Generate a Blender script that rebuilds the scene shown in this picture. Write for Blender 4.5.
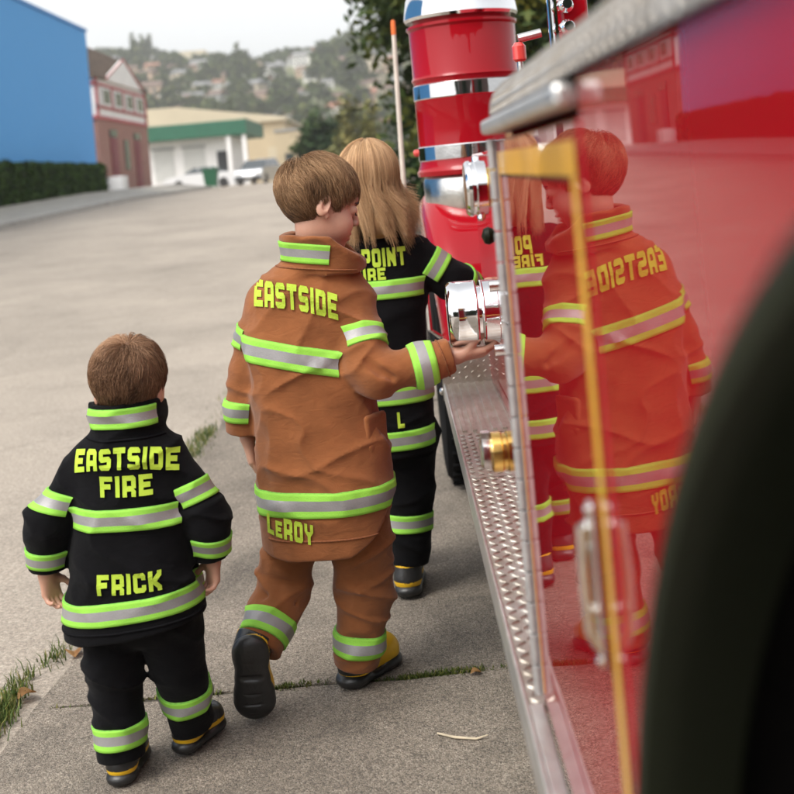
import bpy, bmesh, math, random
import numpy as np
from mathutils import Vector, Matrix
from mathutils.bvhtree import BVHTree

for o in list(bpy.data.objects):
    bpy.data.objects.remove(o)
S = bpy.context.scene
COL = S.collection
R = math.radians

# ------------------------------------------------------------------ camera, sky, sun, exposure
CAM_H = 1.19
cd = bpy.data.cameras.new('camera')
cam = bpy.data.objects.new('camera', cd)
COL.objects.link(cam)
cd.sensor_width = 36.0
cd.lens = 36.0 * 1158.0 / 794.0
cd.shift_x = 7.0 / 794.0
cd.shift_y = -227.0 / 794.0
cd.clip_start = 0.02
cd.clip_end = 3000
cd.dof.use_dof = True
cd.dof.focus_distance = 2.6
cd.dof.aperture_fstop = cd.lens / 1000.0 / 0.0125
_r = R(5.0)
_m = Matrix(((math.cos(_r), math.sin(_r), 0, 0), (0, 0, -1, 0), (-math.sin(_r), math.cos(_r), 0, CAM_H), (0, 0, 0, 1)))
cam.matrix_world = _m
S.camera = cam

SUN_EL, SUN_AZ = R(54), R(228)          # soft light from behind and to the left of the camera
w = bpy.data.worlds.new('World')
S.world = w
w.use_nodes = True
wn, wl = w.node_tree.nodes, w.node_tree.links
wn.clear()
wo = wn.new('ShaderNodeOutputWorld')
wb = wn.new('ShaderNodeBackground')
wh = wn.new('ShaderNodeHueSaturation')
ws = wn.new('ShaderNodeTexSky')
ws.sky_type = 'NISHITA'
ws.sun_disc = False
ws.sun_elevation = SUN_EL
ws.sun_rotation = SUN_AZ
ws.air_density = 1.0
ws.dust_density = 4.0
ws.ozone_density = 1.0
wh.inputs['Saturation'].default_value = 0.12
wh.inputs['Value'].default_value = 1.25
wb.inputs['Strength'].default_value = 0.15
wl.new(ws.outputs[0], wh.inputs['Color'])
wl.new(wh.outputs[0], wb.inputs['Color'])
wl.new(wb.outputs[0], wo.inputs['Surface'])

sl = bpy.data.lights.new('sun', 'SUN')
sl.energy = 0.9
sl.angle = R(25)
sl.color = (1.0, 0.93, 0.83)
so = bpy.data.objects.new('sun', sl)
COL.objects.link(so)
_sd = Vector((math.sin(SUN_AZ) * math.cos(SUN_EL), math.cos(SUN_AZ) * math.cos(SUN_EL), math.sin(SUN_EL)))
so.rotation_euler = _sd.to_track_quat('Z', 'Y').to_euler()
so.location = (0, 0, 60)

S.view_settings.view_transform = 'Standard'
S.view_settings.look = 'None'
S.view_settings.gamma = 1
S.view_settings.exposure = 0.75
S.render.engine = 'CYCLES'
S.cycles.use_denoising = True
S.cycles.max_bounces = 8
S.cycles.glossy_bounces = 6
S.cycles.diffuse_bounces = 4
S.cycles.volume_bounces = 1
S.cycles.sample_clamp_indirect = 6.0

# ------------------------------------------------------------------ helpers: objects
def thing(name, label, cat, loc=(0, 0, 0), group=None):
    o = bpy.data.objects.new(name, None)
    o.empty_display_size = 0.2
    COL.objects.link(o)
    o.location = loc
    tag(o, label, cat, group)
    return o

def tag(o, label=None, cat=None, group=None, kind=None):
    if label: o['label'] = label
    if cat: o['category'] = cat
    if group: o['group'] = group
    if kind: o['kind'] = kind
    return o

def root_loc(p):
    v = Vector((0, 0, 0))
    while p is not None:
        v += p.location
        p = p.parent
    return v

def link_mesh(name, me, mats, parent=None, smooth=True):
    o = bpy.data.objects.new(name, me)
    COL.objects.link(o)
    for m in (mats if isinstance(mats, (list, tuple)) else [mats]):
        me.materials.append(m)
    if parent is not None:
        me.transform(Matrix.Translation(-root_loc(parent)))
        o.parent = parent
    if smooth:
        me.polygons.foreach_set('use_smooth', np.ones(len(me.polygons), dtype=bool))
    return o

def obj(name, bm, mats, parent=None, smooth=False, bevel=0.0, seg=2, auto=True):
    """link a bmesh (world coordinates) as ONE mesh object"""
    if bevel > 0:
        bmesh.ops.remove_doubles(bm, verts=bm.verts, dist=1e-5)
        es = [e for e in bm.edges if len(e.link_faces) == 2 and e.calc_face_angle(0) > 0.6]
        bmesh.ops.bevel(bm, geom=es, offset=bevel, segments=seg, profile=0.5, affect='EDGES', clamp_overlap=True)
    bmesh.ops.recalc_face_normals(bm, faces=bm.faces)
    me = bpy.data.meshes.new(name)
    bm.to_mesh(me)
    bm.free()
    o = link_mesh(name, me, mats, parent, smooth)
    if smooth and auto:
        me.set_sharp_from_angle(angle=R(35))
    return o

def pyobj(name, V, F, mats, parent=None, smooth=True, mi=None, tone=None):
    me = bpy.data.meshes.new(name)
    V = np.asarray(V, dtype=np.float32)
    if isinstance(F, np.ndarray):
        n, k = F.shape
        me.vertices.add(len(V))
        me.vertices.foreach_set('co', V.ravel())
        me.loops.add(n * k)
        me.loops.foreach_set('vertex_index', F.astype(np.int32).ravel())
        me.polygons.add(n)
        me.polygons.foreach_set('loop_start', np.arange(0, n * k, k, dtype=np.int32))
        me.update(calc_edges=True)
        me.validate()
    else:
        me.from_pydata([tuple(map(float, v)) for v in V], [], F)
    o = link_mesh(name, me, mats, parent, smooth)
    if mi is not None and len(mi) == len(me.polygons):
        me.polygons.foreach_set('material_index', np.asarray(mi, dtype=np.int32))
    if tone is not None:
        a = me.attributes.new('tone', 'FLOAT', 'POINT')
        a.data.foreach_set('value', np.asarray(tone, dtype=np.float32))
    return o

def box(bm, x0, x1, y0, y1, z0, z1, mi=0):
    vs = [bm.verts.new((x, y, z)) for x in (x0, x1) for y in (y0, y1) for z in (z0, z1)]
    for q in ((0, 1, 3, 2), (4, 6, 7, 5), (0, 4, 5, 1), (2, 3, 7, 6), (0, 2, 6, 4), (1, 5, 7, 3)):
        f = bm.faces.new([vs[i] for i in q])
        f.material_index = mi
    return vs

def frame(ax):
    ax = Vector(ax).normalized()
    t = Vector((0, 0, 1)) if abs(ax.z) < 0.9 else Vector((1, 0, 0))
    e1 = ax.cross(t).normalized()
    return ax, e1, ax.cross(e1)

def lathe(bm, org, axis, prof, n=32, mi=0, caps=True):
    """prof: list of (distance along axis, radius)"""
    org = Vector(org)
    ax, e1, e2 = frame(axis)
    rings = []
    for s, r in prof:
        rings.append([bm.verts.new(org + ax * s + (e1 * math.cos(a) + e2 * math.sin(a)) * max(r, 1e-4))
                      for a in (2 * math.pi * i / n for i in range(n))])
    for A, B in zip(rings, rings[1:]):
        for i in range(n):
            f = bm.faces.new((A[i], A[(i + 1) % n], B[(i + 1) % n], B[i]))
            f.material_index = mi
    if caps:
        for r in (rings[0], rings[-1]):
            f = bm.faces.new(r)
            f.material_index = mi

def tube(bm, pts, r, n=10, mi=0):
    pts = [Vector(p) for p in pts]
    prev = None
    for i, p in enumerate(pts):
        d = (pts[min(i + 1, len(pts) - 1)] - pts[max(i - 1, 0)]).normalized()
        _, e1, e2 = frame(d)
        rr = r[i] if isinstance(r, (list, tuple)) else r
        ring = [bm.verts.new(p + (e1 * math.cos(a) + e2 * math.sin(a)) * rr) for a in (2 * math.pi * j / n for j in range(n))]
        if prev:
            for j in range(n):
                f = bm.faces.new((prev[j], prev[(j + 1) % n], ring[(j + 1) % n], ring[j]))
                f.material_index = mi
        else:
            bm.faces.new(ring).material_index = mi
        prev = ring
    bm.faces.new(prev).material_index = mi

def prism(bm, poly, axis, a0, a1, mi=0):
    """extrude a polygon; axis 'x': poly=(y,z); 'y': poly=(x,z); 'z': poly=(x,y)"""
    def pt(p, a):
        return {'x': (a, p[0], p[1]), 'y': (p[0], a, p[1]), 'z': (p[0], p[1], a)}[axis]
    A = [bm.verts.new(pt(p, a0)) for p in poly]
    B = [bm.verts.new(pt(p, a1)) for p in poly]
    n = len(poly)
    bm.faces.new(A).material_index = mi
    bm.faces.new(B).material_index = mi
    for i in range(n):
        bm.faces.new((A[i], A[(i + 1) % n], B[(i + 1) % n], B[i])).material_index = mi

def NB():
    return bmesh.new()

# ------------------------------------------------------------------ helpers: materials
def mat(name, col, rough=0.6, metal=0.0, var=0.0, vscale=8.0, bump=0.0, bscale=60.0, coat=0.0, coat_rough=0.03,
        spec=0.5, sub=0.0, sheen=0.0, col2=None, stretch=None, detail=5.0):
    m = bpy.data.materials.new(name)
    m.use_nodes = True
    nt = m.node_tree
    N, L = nt.nodes, nt.links
    b = N['Principled BSDF']
    b.inputs['Base Color'].default_value = (*col, 1)
    b.inputs['Roughness'].default_value = rough
    b.inputs['Metallic'].default_value = metal
    b.inputs['Specular IOR Level'].default_value = spec
    b.inputs['Coat Weight'].default_value = coat
    b.inputs['Coat Roughness'].default_value = coat_rough
    if sub:
        b.inputs['Subsurface Weight'].default_value = sub
        b.inputs['Subsurface Radius'].default_value = (0.012, 0.005, 0.003)
        b.inputs['Subsurface Scale'].default_value = 0.6
    if sheen:
        b.inputs['Sheen Weight'].default_value = sheen
        b.inputs['Sheen Roughness'].default_value = 0.5
    tc = N.new('ShaderNodeTexCoord')
    src = tc.outputs['Object']
    if stretch:
        mp = N.new('ShaderNodeMapping')
        mp.inputs['Scale'].default_value = stretch
        L.new(src, mp.inputs['Vector'])
        src = mp.outputs[0]
    if var or col2:
        n = N.new('ShaderNodeTexNoise')
        n.inputs['Scale'].default_value = vscale
        n.inputs['Detail'].default_value = detail
        L.new(src, n.inputs['Vector'])
        r = N.new('ShaderNodeValToRGB')
        c2 = col2 or tuple(min(1, c * (1 + var)) for c in col)
        c1 = col if col2 else tuple(c * (1 - var) for c in col)
        r.color_ramp.elements[0].color = (*c1, 1)
        r.color_ramp.elements[1].color = (*c2, 1)
        r.color_ramp.elements[0].position = 0.3
        r.color_ramp.elements[1].position = 0.7
        L.new(n.outputs['Fac'], r.inputs['Fac'])
        L.new(r.outputs['Color'], b.inputs['Base Color'])
    if bump:
        n2 = N.new('ShaderNodeTexNoise')
        n2.inputs['Scale'].default_value = bscale
        n2.inputs['Detail'].default_value = 4
        L.new(src, n2.inputs['Vector'])
        bp = N.new('ShaderNodeBump')
        bp.inputs['Strength'].default_value = bump
        bp.inputs['Distance'].default_value = 0.01
        L.new(n2.outputs['Fac'], bp.inputs['Height'])
        L.new(bp.outputs[0], b.inputs['Normal'])
    return m

def nodes(m):
    return m.node_tree.nodes, m.node_tree.links, m.node_tree.nodes['Principled BSDF']

def tone_mat(name, stops, rough=0.5, spec=0.4, sub=0.0, trans=0.0):
    """material whose colour comes from the per-strand / per-leaf 'tone' attribute"""
    m = mat(name, stops[0][1], rough, spec=spec)
    N, L, b = nodes(m)
    a = N.new('ShaderNodeAttribute')
    a.attribute_name = 'tone'
    r = N.new('ShaderNodeValToRGB')
    e = r.color_ramp.elements
    while len(e) < len(stops): e.new(0.5)
    for el, (p, c) in zip(e, stops):
        el.position = p
        el.color = (*c, 1)
    L.new(a.outputs['Fac'], r.inputs['Fac'])
    L.new(r.outputs['Color'], b.inputs['Base Color'])
    if trans:
        out = N['Material Output']
        t = N.new('ShaderNodeBsdfTranslucent')
        L.new(r.outputs['Color'], t.inputs['Color'])
        mx = N.new('ShaderNodeMixShader')
        mx.inputs[0].default_value = trans
        L.new(b.outputs[0], mx.inputs[1])
        L.new(t.outputs[0], mx.inputs[2])
        L.new(mx.outputs[0], out.inputs['Surface'])
    return m

def speckle(m, scale, cols, bump=0.3, big=0.6, bigamt=0.25, dist=0.004, stain=0.0):
    """exposed-aggregate speckle: voronoi pebbles of several colours with large worn patches"""
    N, L, b = nodes(m)
    tc = N.new('ShaderNodeTexCoord')
    v = N.new('ShaderNodeTexVoronoi')
    v.inputs['Scale'].default_value = scale
    L.new(tc.outputs['Object'], v.inputs['Vector'])
    sx = N.new('ShaderNodeSeparateColor')
    L.new(v.outputs['Color'], sx.inputs[0])
    r = N.new('ShaderNodeValToRGB')
    r.color_ramp.interpolation = 'CONSTANT'
    e = r.color_ramp.elements
    while len(e) < len(cols): e.new(0.5)
    for i, (el, c) in enumerate(zip(e, cols)):
        el.position = i / len(cols)
        el.color = (*c, 1)
    L.new(sx.outputs[0], r.inputs['Fac'])
    n = N.new('ShaderNodeTexNoise')
    n.inputs['Scale'].default_value = big
    n.inputs['Detail'].default_value = 8
    n.inputs['Roughness'].default_value = 0.65
    L.new(tc.outputs['Object'], n.inputs['Vector'])
    mr = N.new('ShaderNodeMapRange')
    mr.inputs['From Min'].default_value = 0.3
    mr.inputs['From Max'].default_value = 0.7
    mr.inputs['To Min'].default_value = 1 - bigamt
    mr.inputs['To Max'].default_value = 1 + bigamt
    L.new(n.outputs['Fac'], mr.inputs['Value'])
    n3 = N.new('ShaderNodeTexNoise')
    n3.inputs['Scale'].default_value = scale * 0.35
    n3.inputs['Detail'].default_value = 6
    L.new(tc.outputs['Object'], n3.inputs['Vector'])
    mr3 = N.new('ShaderNodeMapRange')
    mr3.inputs['From Min'].default_value = 0.3
    mr3.inputs['From Max'].default_value = 0.7
    mr3.inputs['To Min'].default_value = 0.72
    mr3.inputs['To Max'].default_value = 1.25
    L.new(n3.outputs['Fac'], mr3.inputs['Value'])
    mu = N.new('ShaderNodeMath')
    mu.operation = 'MULTIPLY'
    L.new(mr.outputs[0], mu.inputs[0])
    L.new(mr3.outputs[0], mu.inputs[1])
    if stain:         # oil and damp stains with a shape of their own
        n5 = N.new('ShaderNodeTexNoise')
        n5.inputs['Scale'].default_value = 2.7
        n5.inputs['Detail'].default_value = 9
        n5.inputs['Roughness'].default_value = 0.7
        n5.inputs['Distortion'].default_value = 0.6
        L.new(tc.outputs['Object'], n5.inputs['Vector'])
        m5 = N.new('ShaderNodeMapRange')
        m5.inputs['From Min'].default_value = 0.50
        m5.inputs['From Max'].default_value = 0.64
        m5.inputs['To Min'].default_value = 1.0
        m5.inputs['To Max'].default_value = 1.0 - stain
        L.new(n5.outputs['Fac'], m5.inputs['Value'])
        mu2 = N.new('ShaderNodeMath')
        mu2.operation = 'MULTIPLY'
        L.new(mu.outputs[0], mu2.inputs[0])
        L.new(m5.outputs[0], mu2.inputs[1])
        mu = mu2
    vm = N.new('ShaderNodeVectorMath')
    vm.operation = 'SCALE'
    L.new(r.outputs['Color'], vm.inputs[0])
    L.new(mu.outputs[0], vm.inputs['Scale'])
    L.new(vm.outputs[0], b.inputs['Base Color'])
    bp = N.new('ShaderNodeBump')
    bp.inputs['Strength'].default_value = bump
    bp.inputs['Distance'].default_value = dist
    ad = N.new('ShaderNodeMath')
    ad.operation = 'SUBTRACT'
    L.new(n3.outputs['Fac'], ad.inputs[0])
    L.new(v.outputs['Distance'], ad.inputs[1])
    L.new(ad.outputs[0], bp.inputs['Height'])
    L.new(bp.outputs[0], b.inputs['Normal'])
    return m

# ------------------------------------------------------------------ helpers: distance-field modelling
def vn(P, seed=0):
    """vectorised value noise in 0..1"""
    I = np.floor(P).astype(np.int64)
    F = (P - I).astype(np.float32)
    F = F * F * (3 - 2 * F)
    def h(ix, iy, iz):
        x = (ix * 374761393 + iy * 668265263 + iz * 2147483647 + seed * 974634777) & 0xffffffff
        x = ((x ^ (x >> 13)) * 1274126177) & 0xffffffff
        return ((x ^ (x >> 16)) & 0xffff).astype(np.float32) / 65535.0
    r = 0
    for dx in (0, 1):
        wx = F[:, 0] if dx else 1 - F[:, 0]
        for dy in (0, 1):
            wy = F[:, 1] if dy else 1 - F[:, 1]
            for dz in (0, 1):
                wz = F[:, 2] if dz else 1 - F[:, 2]
                r = r + wx * wy * wz * h(I[:, 0] + dx, I[:, 1] + dy, I[:, 2] + dz)
    return r

class Prim:
    def __init__(s, c, rad, f, k=0.01, op='u'):
        s.c = np.array(c, dtype=np.float32); s.rad = rad; s.f = f; s.k = k; s.op = op

def cone(a, b, ra, rb, k=0.02, op='u', flat=None):
    a = np.array(a, np.float32); b = np.array(b, np.float32)
    ba = b - a
    L2 = float(ba @ ba) + 1e-12
    fl = None
    if flat is not None:
        fa = np.array(flat[0], np.float32); fa /= np.linalg.norm(fa); fl = (fa, flat[1])
    def f(P):
        pa = P - a
        if fl is not None:
            pa = pa + (fl[1] - 1) * (pa @ fl[0])[:, None] * fl[0]
        h = np.clip(pa @ ba / L2, 0, 1)
        d = np.linalg.norm(pa - h[:, None] * ba, axis=1) - (ra + (rb - ra) * h)
        return d
    return Prim((a + b) / 2, math.sqrt(L2) / 2 + max(ra, rb) * (1.0 if fl is None or fl[1] > 1 else 1 / fl[1]), f, k, op)

def chain(pts, rads, k=0.02, **kw):
    return [cone(pts[i], pts[i + 1], rads[i], rads[i + 1], k, **kw) for i in range(len(pts) - 1)]

def ell(c, r, k=0.02, op='u', M=None):
    c = np.array(c, np.float32); r = np.array(r, np.float32)
    Mi = None if M is None else np.array(M.transposed(), np.float32)
    def f(P):
        p = P - c
        if Mi is not None: p = p @ Mi.T
        q = p / r
        k0 = np.linalg.norm(q, axis=1)
        k1 = np.linalg.norm(q / r, axis=1) + 1e-9
        return np.where(k0 < 1e-4, -r.min(), k0 * (k0 - 1) / k1)
    return Prim(c, float(r.max()), f, k, op)

def rbox(c, h, rad, k=0.01, op='u', M=None):
    c = np.array(c, np.float32); h = np.array(h, np.float32)
    Mi = None if M is None else np.array(M.transposed(), np.float32)
    def f(P):
        p = P - c
        if Mi is not None: p = p @ Mi.T
        q = np.abs(p) - (h - rad)
        return np.linalg.norm(np.maximum(q, 0), axis=1) + np.minimum(q.max(axis=1), 0) - rad
    return Prim(c, float(np.linalg.norm(h)), f, k, op)

def loft(secs, k=0.02, op='u'):
    """secs: (z, cx, cy, rx, ry, power) from bottom to top"""
    s = np.array(secs, np.float64)
    zz = np.linspace(s[0, 0], s[-1, 0], 120)
    tab = []
    for j in range(1, 6):
        m = np.gradient(s[:, j], s[:, 0])
        i = np.clip(np.searchsorted(s[:, 0], zz) - 1, 0, len(s) - 2)
        h = s[i + 1, 0] - s[i, 0]
        t = (zz - s[i, 0]) / h
        tab.append((2*t**3-3*t**2+1)*s[i, j] + (t**3-2*t**2+t)*h*m[i] + (-2*t**3+3*t**2)*s[i+1, j] + (t**3-t**2)*h*m[i+1])
    def f(P):
        z = P[:, 2]
        cx, cy, rx, ry, n = [np.interp(z, zz, t) for t in tab]
        q = (np.abs((P[:, 0] - cx) / rx) ** n + np.abs((P[:, 1] - cy) / ry) ** n) ** (1 / n)
        # scale by the radius in the point's own direction
        dx, dy = P[:, 0] - cx, P[:, 1] - cy
        d = np.where(q > 1e-3, np.sqrt(dx * dx + dy * dy) * (1 - 1 / np.maximum(q, 1e-3)), -np.minimum(rx, ry))
        return np.maximum(d, np.maximum(z - s[-1, 0], s[0, 0] - z)).astype(np.float32)
    c = (s[:, 1].mean(), s[:, 2].mean(), (s[0, 0] + s[-1, 0]) / 2)
    rad = math.hypot((s[-1, 0] - s[0, 0]) / 2, max(s[:, 3].max(), s[:, 4].max()) * 1.2) + 0.06
    return Prim(c, rad, f, k, op)

def field(prims, P, c, hd):
    d = np.full(len(P), 9.0, np.float32)
    for p in prims:
        if np.linalg.norm(p.c - c) - p.rad - hd > 0.07 + p.k:
            continue
        v = p.f(P)
        k = p.k
        if p.op == 'u':
            h = np.clip(0.5 + 0.5 * (d - v) / k, 0, 1)
            d = d * (1 - h) + v * h - k * h * (1 - h)
        elif p.op == 's':
            h = np.clip(0.5 - 0.5 * (d + v) / k, 0, 1)
            d = d * (1 - h) - v * h + k * h * (1 - h)
        else:
            h = np.clip(0.5 - 0.5 * (d - v) / k, 0, 1)
            d = d * (1 - h) + v * h + k * h * (1 - h)
    return d

def sdf_mesh(prims, vox, lo, hi, disp=None, n=20):
    """sparse surface nets over the blocks that hold surface; returns verts, quads"""
    lo = np.array(lo, np.float32); hi = np.array(hi, np.float32)
    dims = np.ceil((hi - lo) / vox).astype(int) + 2
    nb = -(-dims // n)
    ar = np.arange(-1, n + 1)
    gx, gy, gz = np.meshgrid(ar, ar, ar, indexing='ij')
    base = np.stack([gx.ravel(), gy.ravel(), gz.ravel()], 1)
    m = n + 2
    half = (n + 2) * vox / 2
    hd = half * math.sqrt(3)
    SX, SY = 1 << 40, 1 << 20
    keys, pos, quads = [], [], []
    corners = np.array([(i, j, k) for i in (0, 1) for j in (0, 1) for k in (0, 1)])
    edges = [(a, b) for a in range(8) for b in range(a + 1, 8) if np.abs(corners[a] - corners[b]).sum() == 1]
    for bi in range(nb[0]):
        for bj in range(nb[1]):
            for bk in range(nb[2]):
                o = np.array([bi, bj, bk]) * n
                c = lo + (o + (n - 1) / 2) * vox
                d0 = field(prims, c[None, :].astype(np.float32), c, hd)[0]
                if abs(d0) > hd + 0.03:
                    continue
                idx = base + o
                P = (lo + idx * vox).astype(np.float32)
                d = field(prims, P, c, hd)
                if d.min() > 0.015 or d.max() < -0.015:
                    continue
                if disp is not None:
                    near = np.abs(d) < 0.03
                    if near.any():
                        d[near] += disp(P[near])
                D = d.reshape(m, m, m)
                sg = D < 0
                if sg.all() or not sg.any():
                    continue
                cs = np.stack([D[i:m-1+i, j:m-1+j, k:m-1+k] for i, j, k in corners], -1)
                neg = (cs < 0).sum(-1)
                act = np.argwhere((neg > 0) & (neg < 8))
                if len(act):
                    cv = cs[act[:, 0], act[:, 1], act[:, 2]]
                    acc = np.zeros((len(act), 3)); cnt = np.zeros(len(act))
                    for a, b in edges:
                        va, vb = cv[:, a], cv[:, b]
                        x = (va < 0) != (vb < 0)
                        t = np.where(x, va / np.where(x, va - vb, 1), 0)
                        acc += np.where(x[:, None], corners[a] + t[:, None] * (corners[b] - corners[a]), 0)
                        cnt += x
                    g = act - 1 + o
                    pos.append(lo + (g + acc / cnt[:, None]) * vox)
                    keys.append((g[:, 0] + 2) * SX + (g[:, 1] + 2) * SY + g[:, 2] + 2)
                for ax in range(3):
                    e = [0, 0, 0]; e[ax] = 1
                    A = sg[1:1+n, 1:1+n, 1:1+n]
                    B = sg[1+e[0]:1+n+e[0], 1+e[1]:1+n+e[1], 1+e[2]:1+n+e[2]]
                    x = np.argwhere(A != B)
                    if not len(x): continue
                    fl = A[x[:, 0], x[:, 1], x[:, 2]]
                    g = x + o
                    u = np.zeros(3, int); u[(ax + 1) % 3] = 1
                    v = np.zeros(3, int); v[(ax + 2) % 3] = 1
                    q = [g - u - v, g - v, g, g - u]
                    kk = np.stack([(t[:, 0] + 2) * SX + (t[:, 1] + 2) * SY + t[:, 2] + 2 for t in q], 1)
                    kk[~fl] = kk[~fl][:, ::-1]
                    quads.append(kk)
    keys = np.concatenate(keys); pos = np.concatenate(pos); quads = np.concatenate(quads)
    uk, ui = np.unique(keys, return_index=True)
    V = pos[ui].astype(np.float32)
    F = np.searchsorted(uk, quads)
    ok = (uk[np.clip(F, 0, len(uk) - 1)] == quads).all(1)
    return V, F[ok]

def smooth_verts(V, F, it=1, lam=0.5):
    for _ in range(it):
        acc = np.zeros_like(V); cnt = np.zeros(len(V), np.float32)
        for a in range(4):
            b = (a + 1) % 4
            np.add.at(acc, F[:, a], V[F[:, b]]); np.add.at(cnt, F[:, a], 1)
            np.add.at(acc, F[:, b], V[F[:, a]]); np.add.at(cnt, F[:, b], 1)
        V = V + lam * (acc / np.maximum(cnt, 1)[:, None] - V)
    return V

def bvh_of(V, F):
    return BVHTree.FromPolygons([tuple(map(float, v)) for v in V], [tuple(map(int, f)) for f in F])

def band(name, bvh, c, axis, ref, width, mats, parent, th0=-180, th1=180, n=100, rmax=0.3, off=0.004, outside=0.0, ell_=None):
    """retro-reflective tape wrapped round a garment: rays cast from the limb's axis outwards"""
    c = Vector(c); ax = Vector(axis).normalized()
    e1 = (Vector(ref) - ax * Vector(ref).dot(ax)).normalized()
    e2 = ax.cross(e1)
    ss = [-0.5, -0.47, -0.36, -0.2, -0.2, 0.0, 0.2, 0.2, 0.36, 0.47, 0.5]
    kind = [2, 0, 0, 9, 1, 1, 9, 0, 0, 2]
    V, ok = [], []
    for j in range(n + 1):
        a = R(th0 + (th1 - th0) * j / n)
        dr = e1 * math.cos(a) + e2 * math.sin(a)
        for i, s in enumerate(ss):
            p = c + ax * (s * width)
            lim = rmax
            if ell_:      # stay on the torso: ignore hits far outside its own ellipse
                lim = 1.22 / math.hypot(math.cos(a) / ell_[1], math.sin(a) / ell_[0]) + 0.006
            h = bvh.ray_cast(p + dr * outside, -dr, outside) if outside else bvh.ray_cast(p, dr, lim)
            if h[0] is None:
                V.append(p); ok.append(False)
            else:
                o = off if 0 < i < len(ss) - 1 else -0.002
                V.append(h[0] + dr * o); ok.append(True)
    m = len(ss)
    F, mi = [], []
    good = [all(ok[j * m:(j + 1) * m]) for j in range(n + 1)]
    for j in range(n):
        if not (good[j] and good[j + 1]): continue
        if max((V[j * m + i] - V[(j + 1) * m + i]).length for i in range(m)) > 0.03: continue
        for i in range(m - 1):
            if kind[i] == 9: continue
            F.append((j * m + i, (j + 1) * m + i, (j + 1) * m + i + 1, j * m + i + 1)); mi.append(kind[i])
    if not F: return None
    o = pyobj(name, V, F, mats, parent, True, mi)
    return o

def seam(name, bvh, c, axis, ref, m, parent, n=90, rmax=0.09, w=0.005, off=0.0028, outside=0.0, th0=-180, th1=180, ell_=None):
    """a stitched seam ridge round a garment"""
    c = Vector(c); ax = Vector(axis).normalized()
    e1 = (Vector(ref) - ax * Vector(ref).dot(ax)).normalized(); e2 = ax.cross(e1)
    V, F, ok = [], [], []
    for j in range(n + 1):
        a = R(th0 + (th1 - th0) * j / n)
        dr = e1 * math.cos(a) + e2 * math.sin(a)
        lim = rmax if not ell_ else 1.2 / math.hypot(math.cos(a) / ell_[1], math.sin(a) / ell_[0]) + 0.006
        good = True
        for s, o in ((-1, -0.001), (-.45, off), (.45, off), (1, -0.001)):
            p = c + ax * s * w * .5
            h = bvh.ray_cast(p + dr * outside, -dr, outside) if outside else bvh.ray_cast(p, dr, lim)
            good = good and h[0] is not None
            V.append((h[0] if h[0] is not None else p) + dr * o)
        ok.append(good)
    for j in range(n):
        if ok[j] and ok[j + 1] and (V[4 * j] - V[4 * j + 4]).length < .03:
            for i in range(3): F.append((4 * j + i, 4 * j + 4 + i, 4 * j + 5 + i, 4 * j + 1 + i))
    if F: return pyobj(name, V, F, m, parent, True)

GLYPH = {
 'E': ['######','######','##....','#####.','#####.','##....','######','######'],
 'A': ['a####b','######','##..##','##..##','######','######','##..##','##..##'],
 'S': ['a####b','######','##....','#####b','c#####','....##','######','c####d'],
 'T': ['######','######','..##..','..##..','..##..','..##..','..##..','..##..'],
 'I': ['##']*8,
 'D': ['#####b','######','##..##','##..##','##..##','##..##','######','#####d'],
 'F': ['######','######','##....','#####.','#####.','##....','##....','##....'],
 'R': ['#####b','######','##..##','##..##','######','#####b','##..##','##..##'],
 'C': ['a####b','######','##..##','##....','##....','##..##','######','c####d'],
 'K': ['##..##','##.a##','##a##d','####d.','####b.','##c##b','##.c##','##..##'],
 'L': ['##...','##...','##...','##...','##...','##...','#####','#####'],
 'O': ['a####b','######','##..##','##..##','##..##','##..##','######','c####d'],
 'Y': ['##..##','##..##','##..##','c####d','.c##d.','..##..','..##..','..##..'],
 'N': ['##..##','##b.##','###b##','######','######','##c###','##.c##','##..##'],
 'P': ['#####b','######','##..##','##..##','######','#####d','##....','##....'],
}

def lettering(name, bvh, text, cen, right, up, h, aspect, mats, parent, direction=(0, 1, 0), off=0.0034, gap=1.3, arch=0.0):
    right = Vector(right).normalized(); up = Vector(up).normalized(); dr = Vector(direction).normalized()
    cells = []
    x = 0.0
    for ch in text:
        if ch == ' ':
            x += 3.5; continue
        g = GLYPH[ch.upper()]
        sc = 0.78 if ch.islower() else 1.0
        for r, row in enumerate(g):
            for c_, t in enumerate(row):
                if t != '.': cells.append((x + c_ * sc, (7 - r) * sc, sc, t))
        x += len(g[0]) * sc + gap
    W = x - gap
    ch_ = h / 8.0; cw = ch_ * aspect
    V, F, cache = [], [], {}
    def vert(u, v):
        key = (round(u, 3), round(v, 3))
        if key in cache: return cache[key]
        p = Vector(cen) + right * ((u - W / 2) * cw) + up * ((v - 4) * ch_ - arch * (2 * u / W - 1) ** 2)
        hit = bvh.ray_cast(p - dr * 0.5, dr, 1.0)
        q = (hit[0] - dr * off) if hit[0] is not None else None
        if q is not None: 
            cache[key] = len(V); V.append(q + hit[1] * (0.0012 if hit[1].dot(dr) < 0 else -0.0012))
        else: cache[key] = None
        return cache[key]
    for u, v, s, t in cells:
        a, b, c_, d = (u, v), (u + s, v), (u + s, v + s), (u, v + s)
        poly = {'#': (a, b, c_, d), 'a': (a, b, c_), 'b': (a, b, d), 'c': (b, c_, d), 'd': (a, c_, d)}[t]
        q = [vert(*p) for p in poly]
        if all(i is not None for i in q): F.append(tuple(q))
    return pyobj(name, V, F, mats, parent, False)

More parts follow.
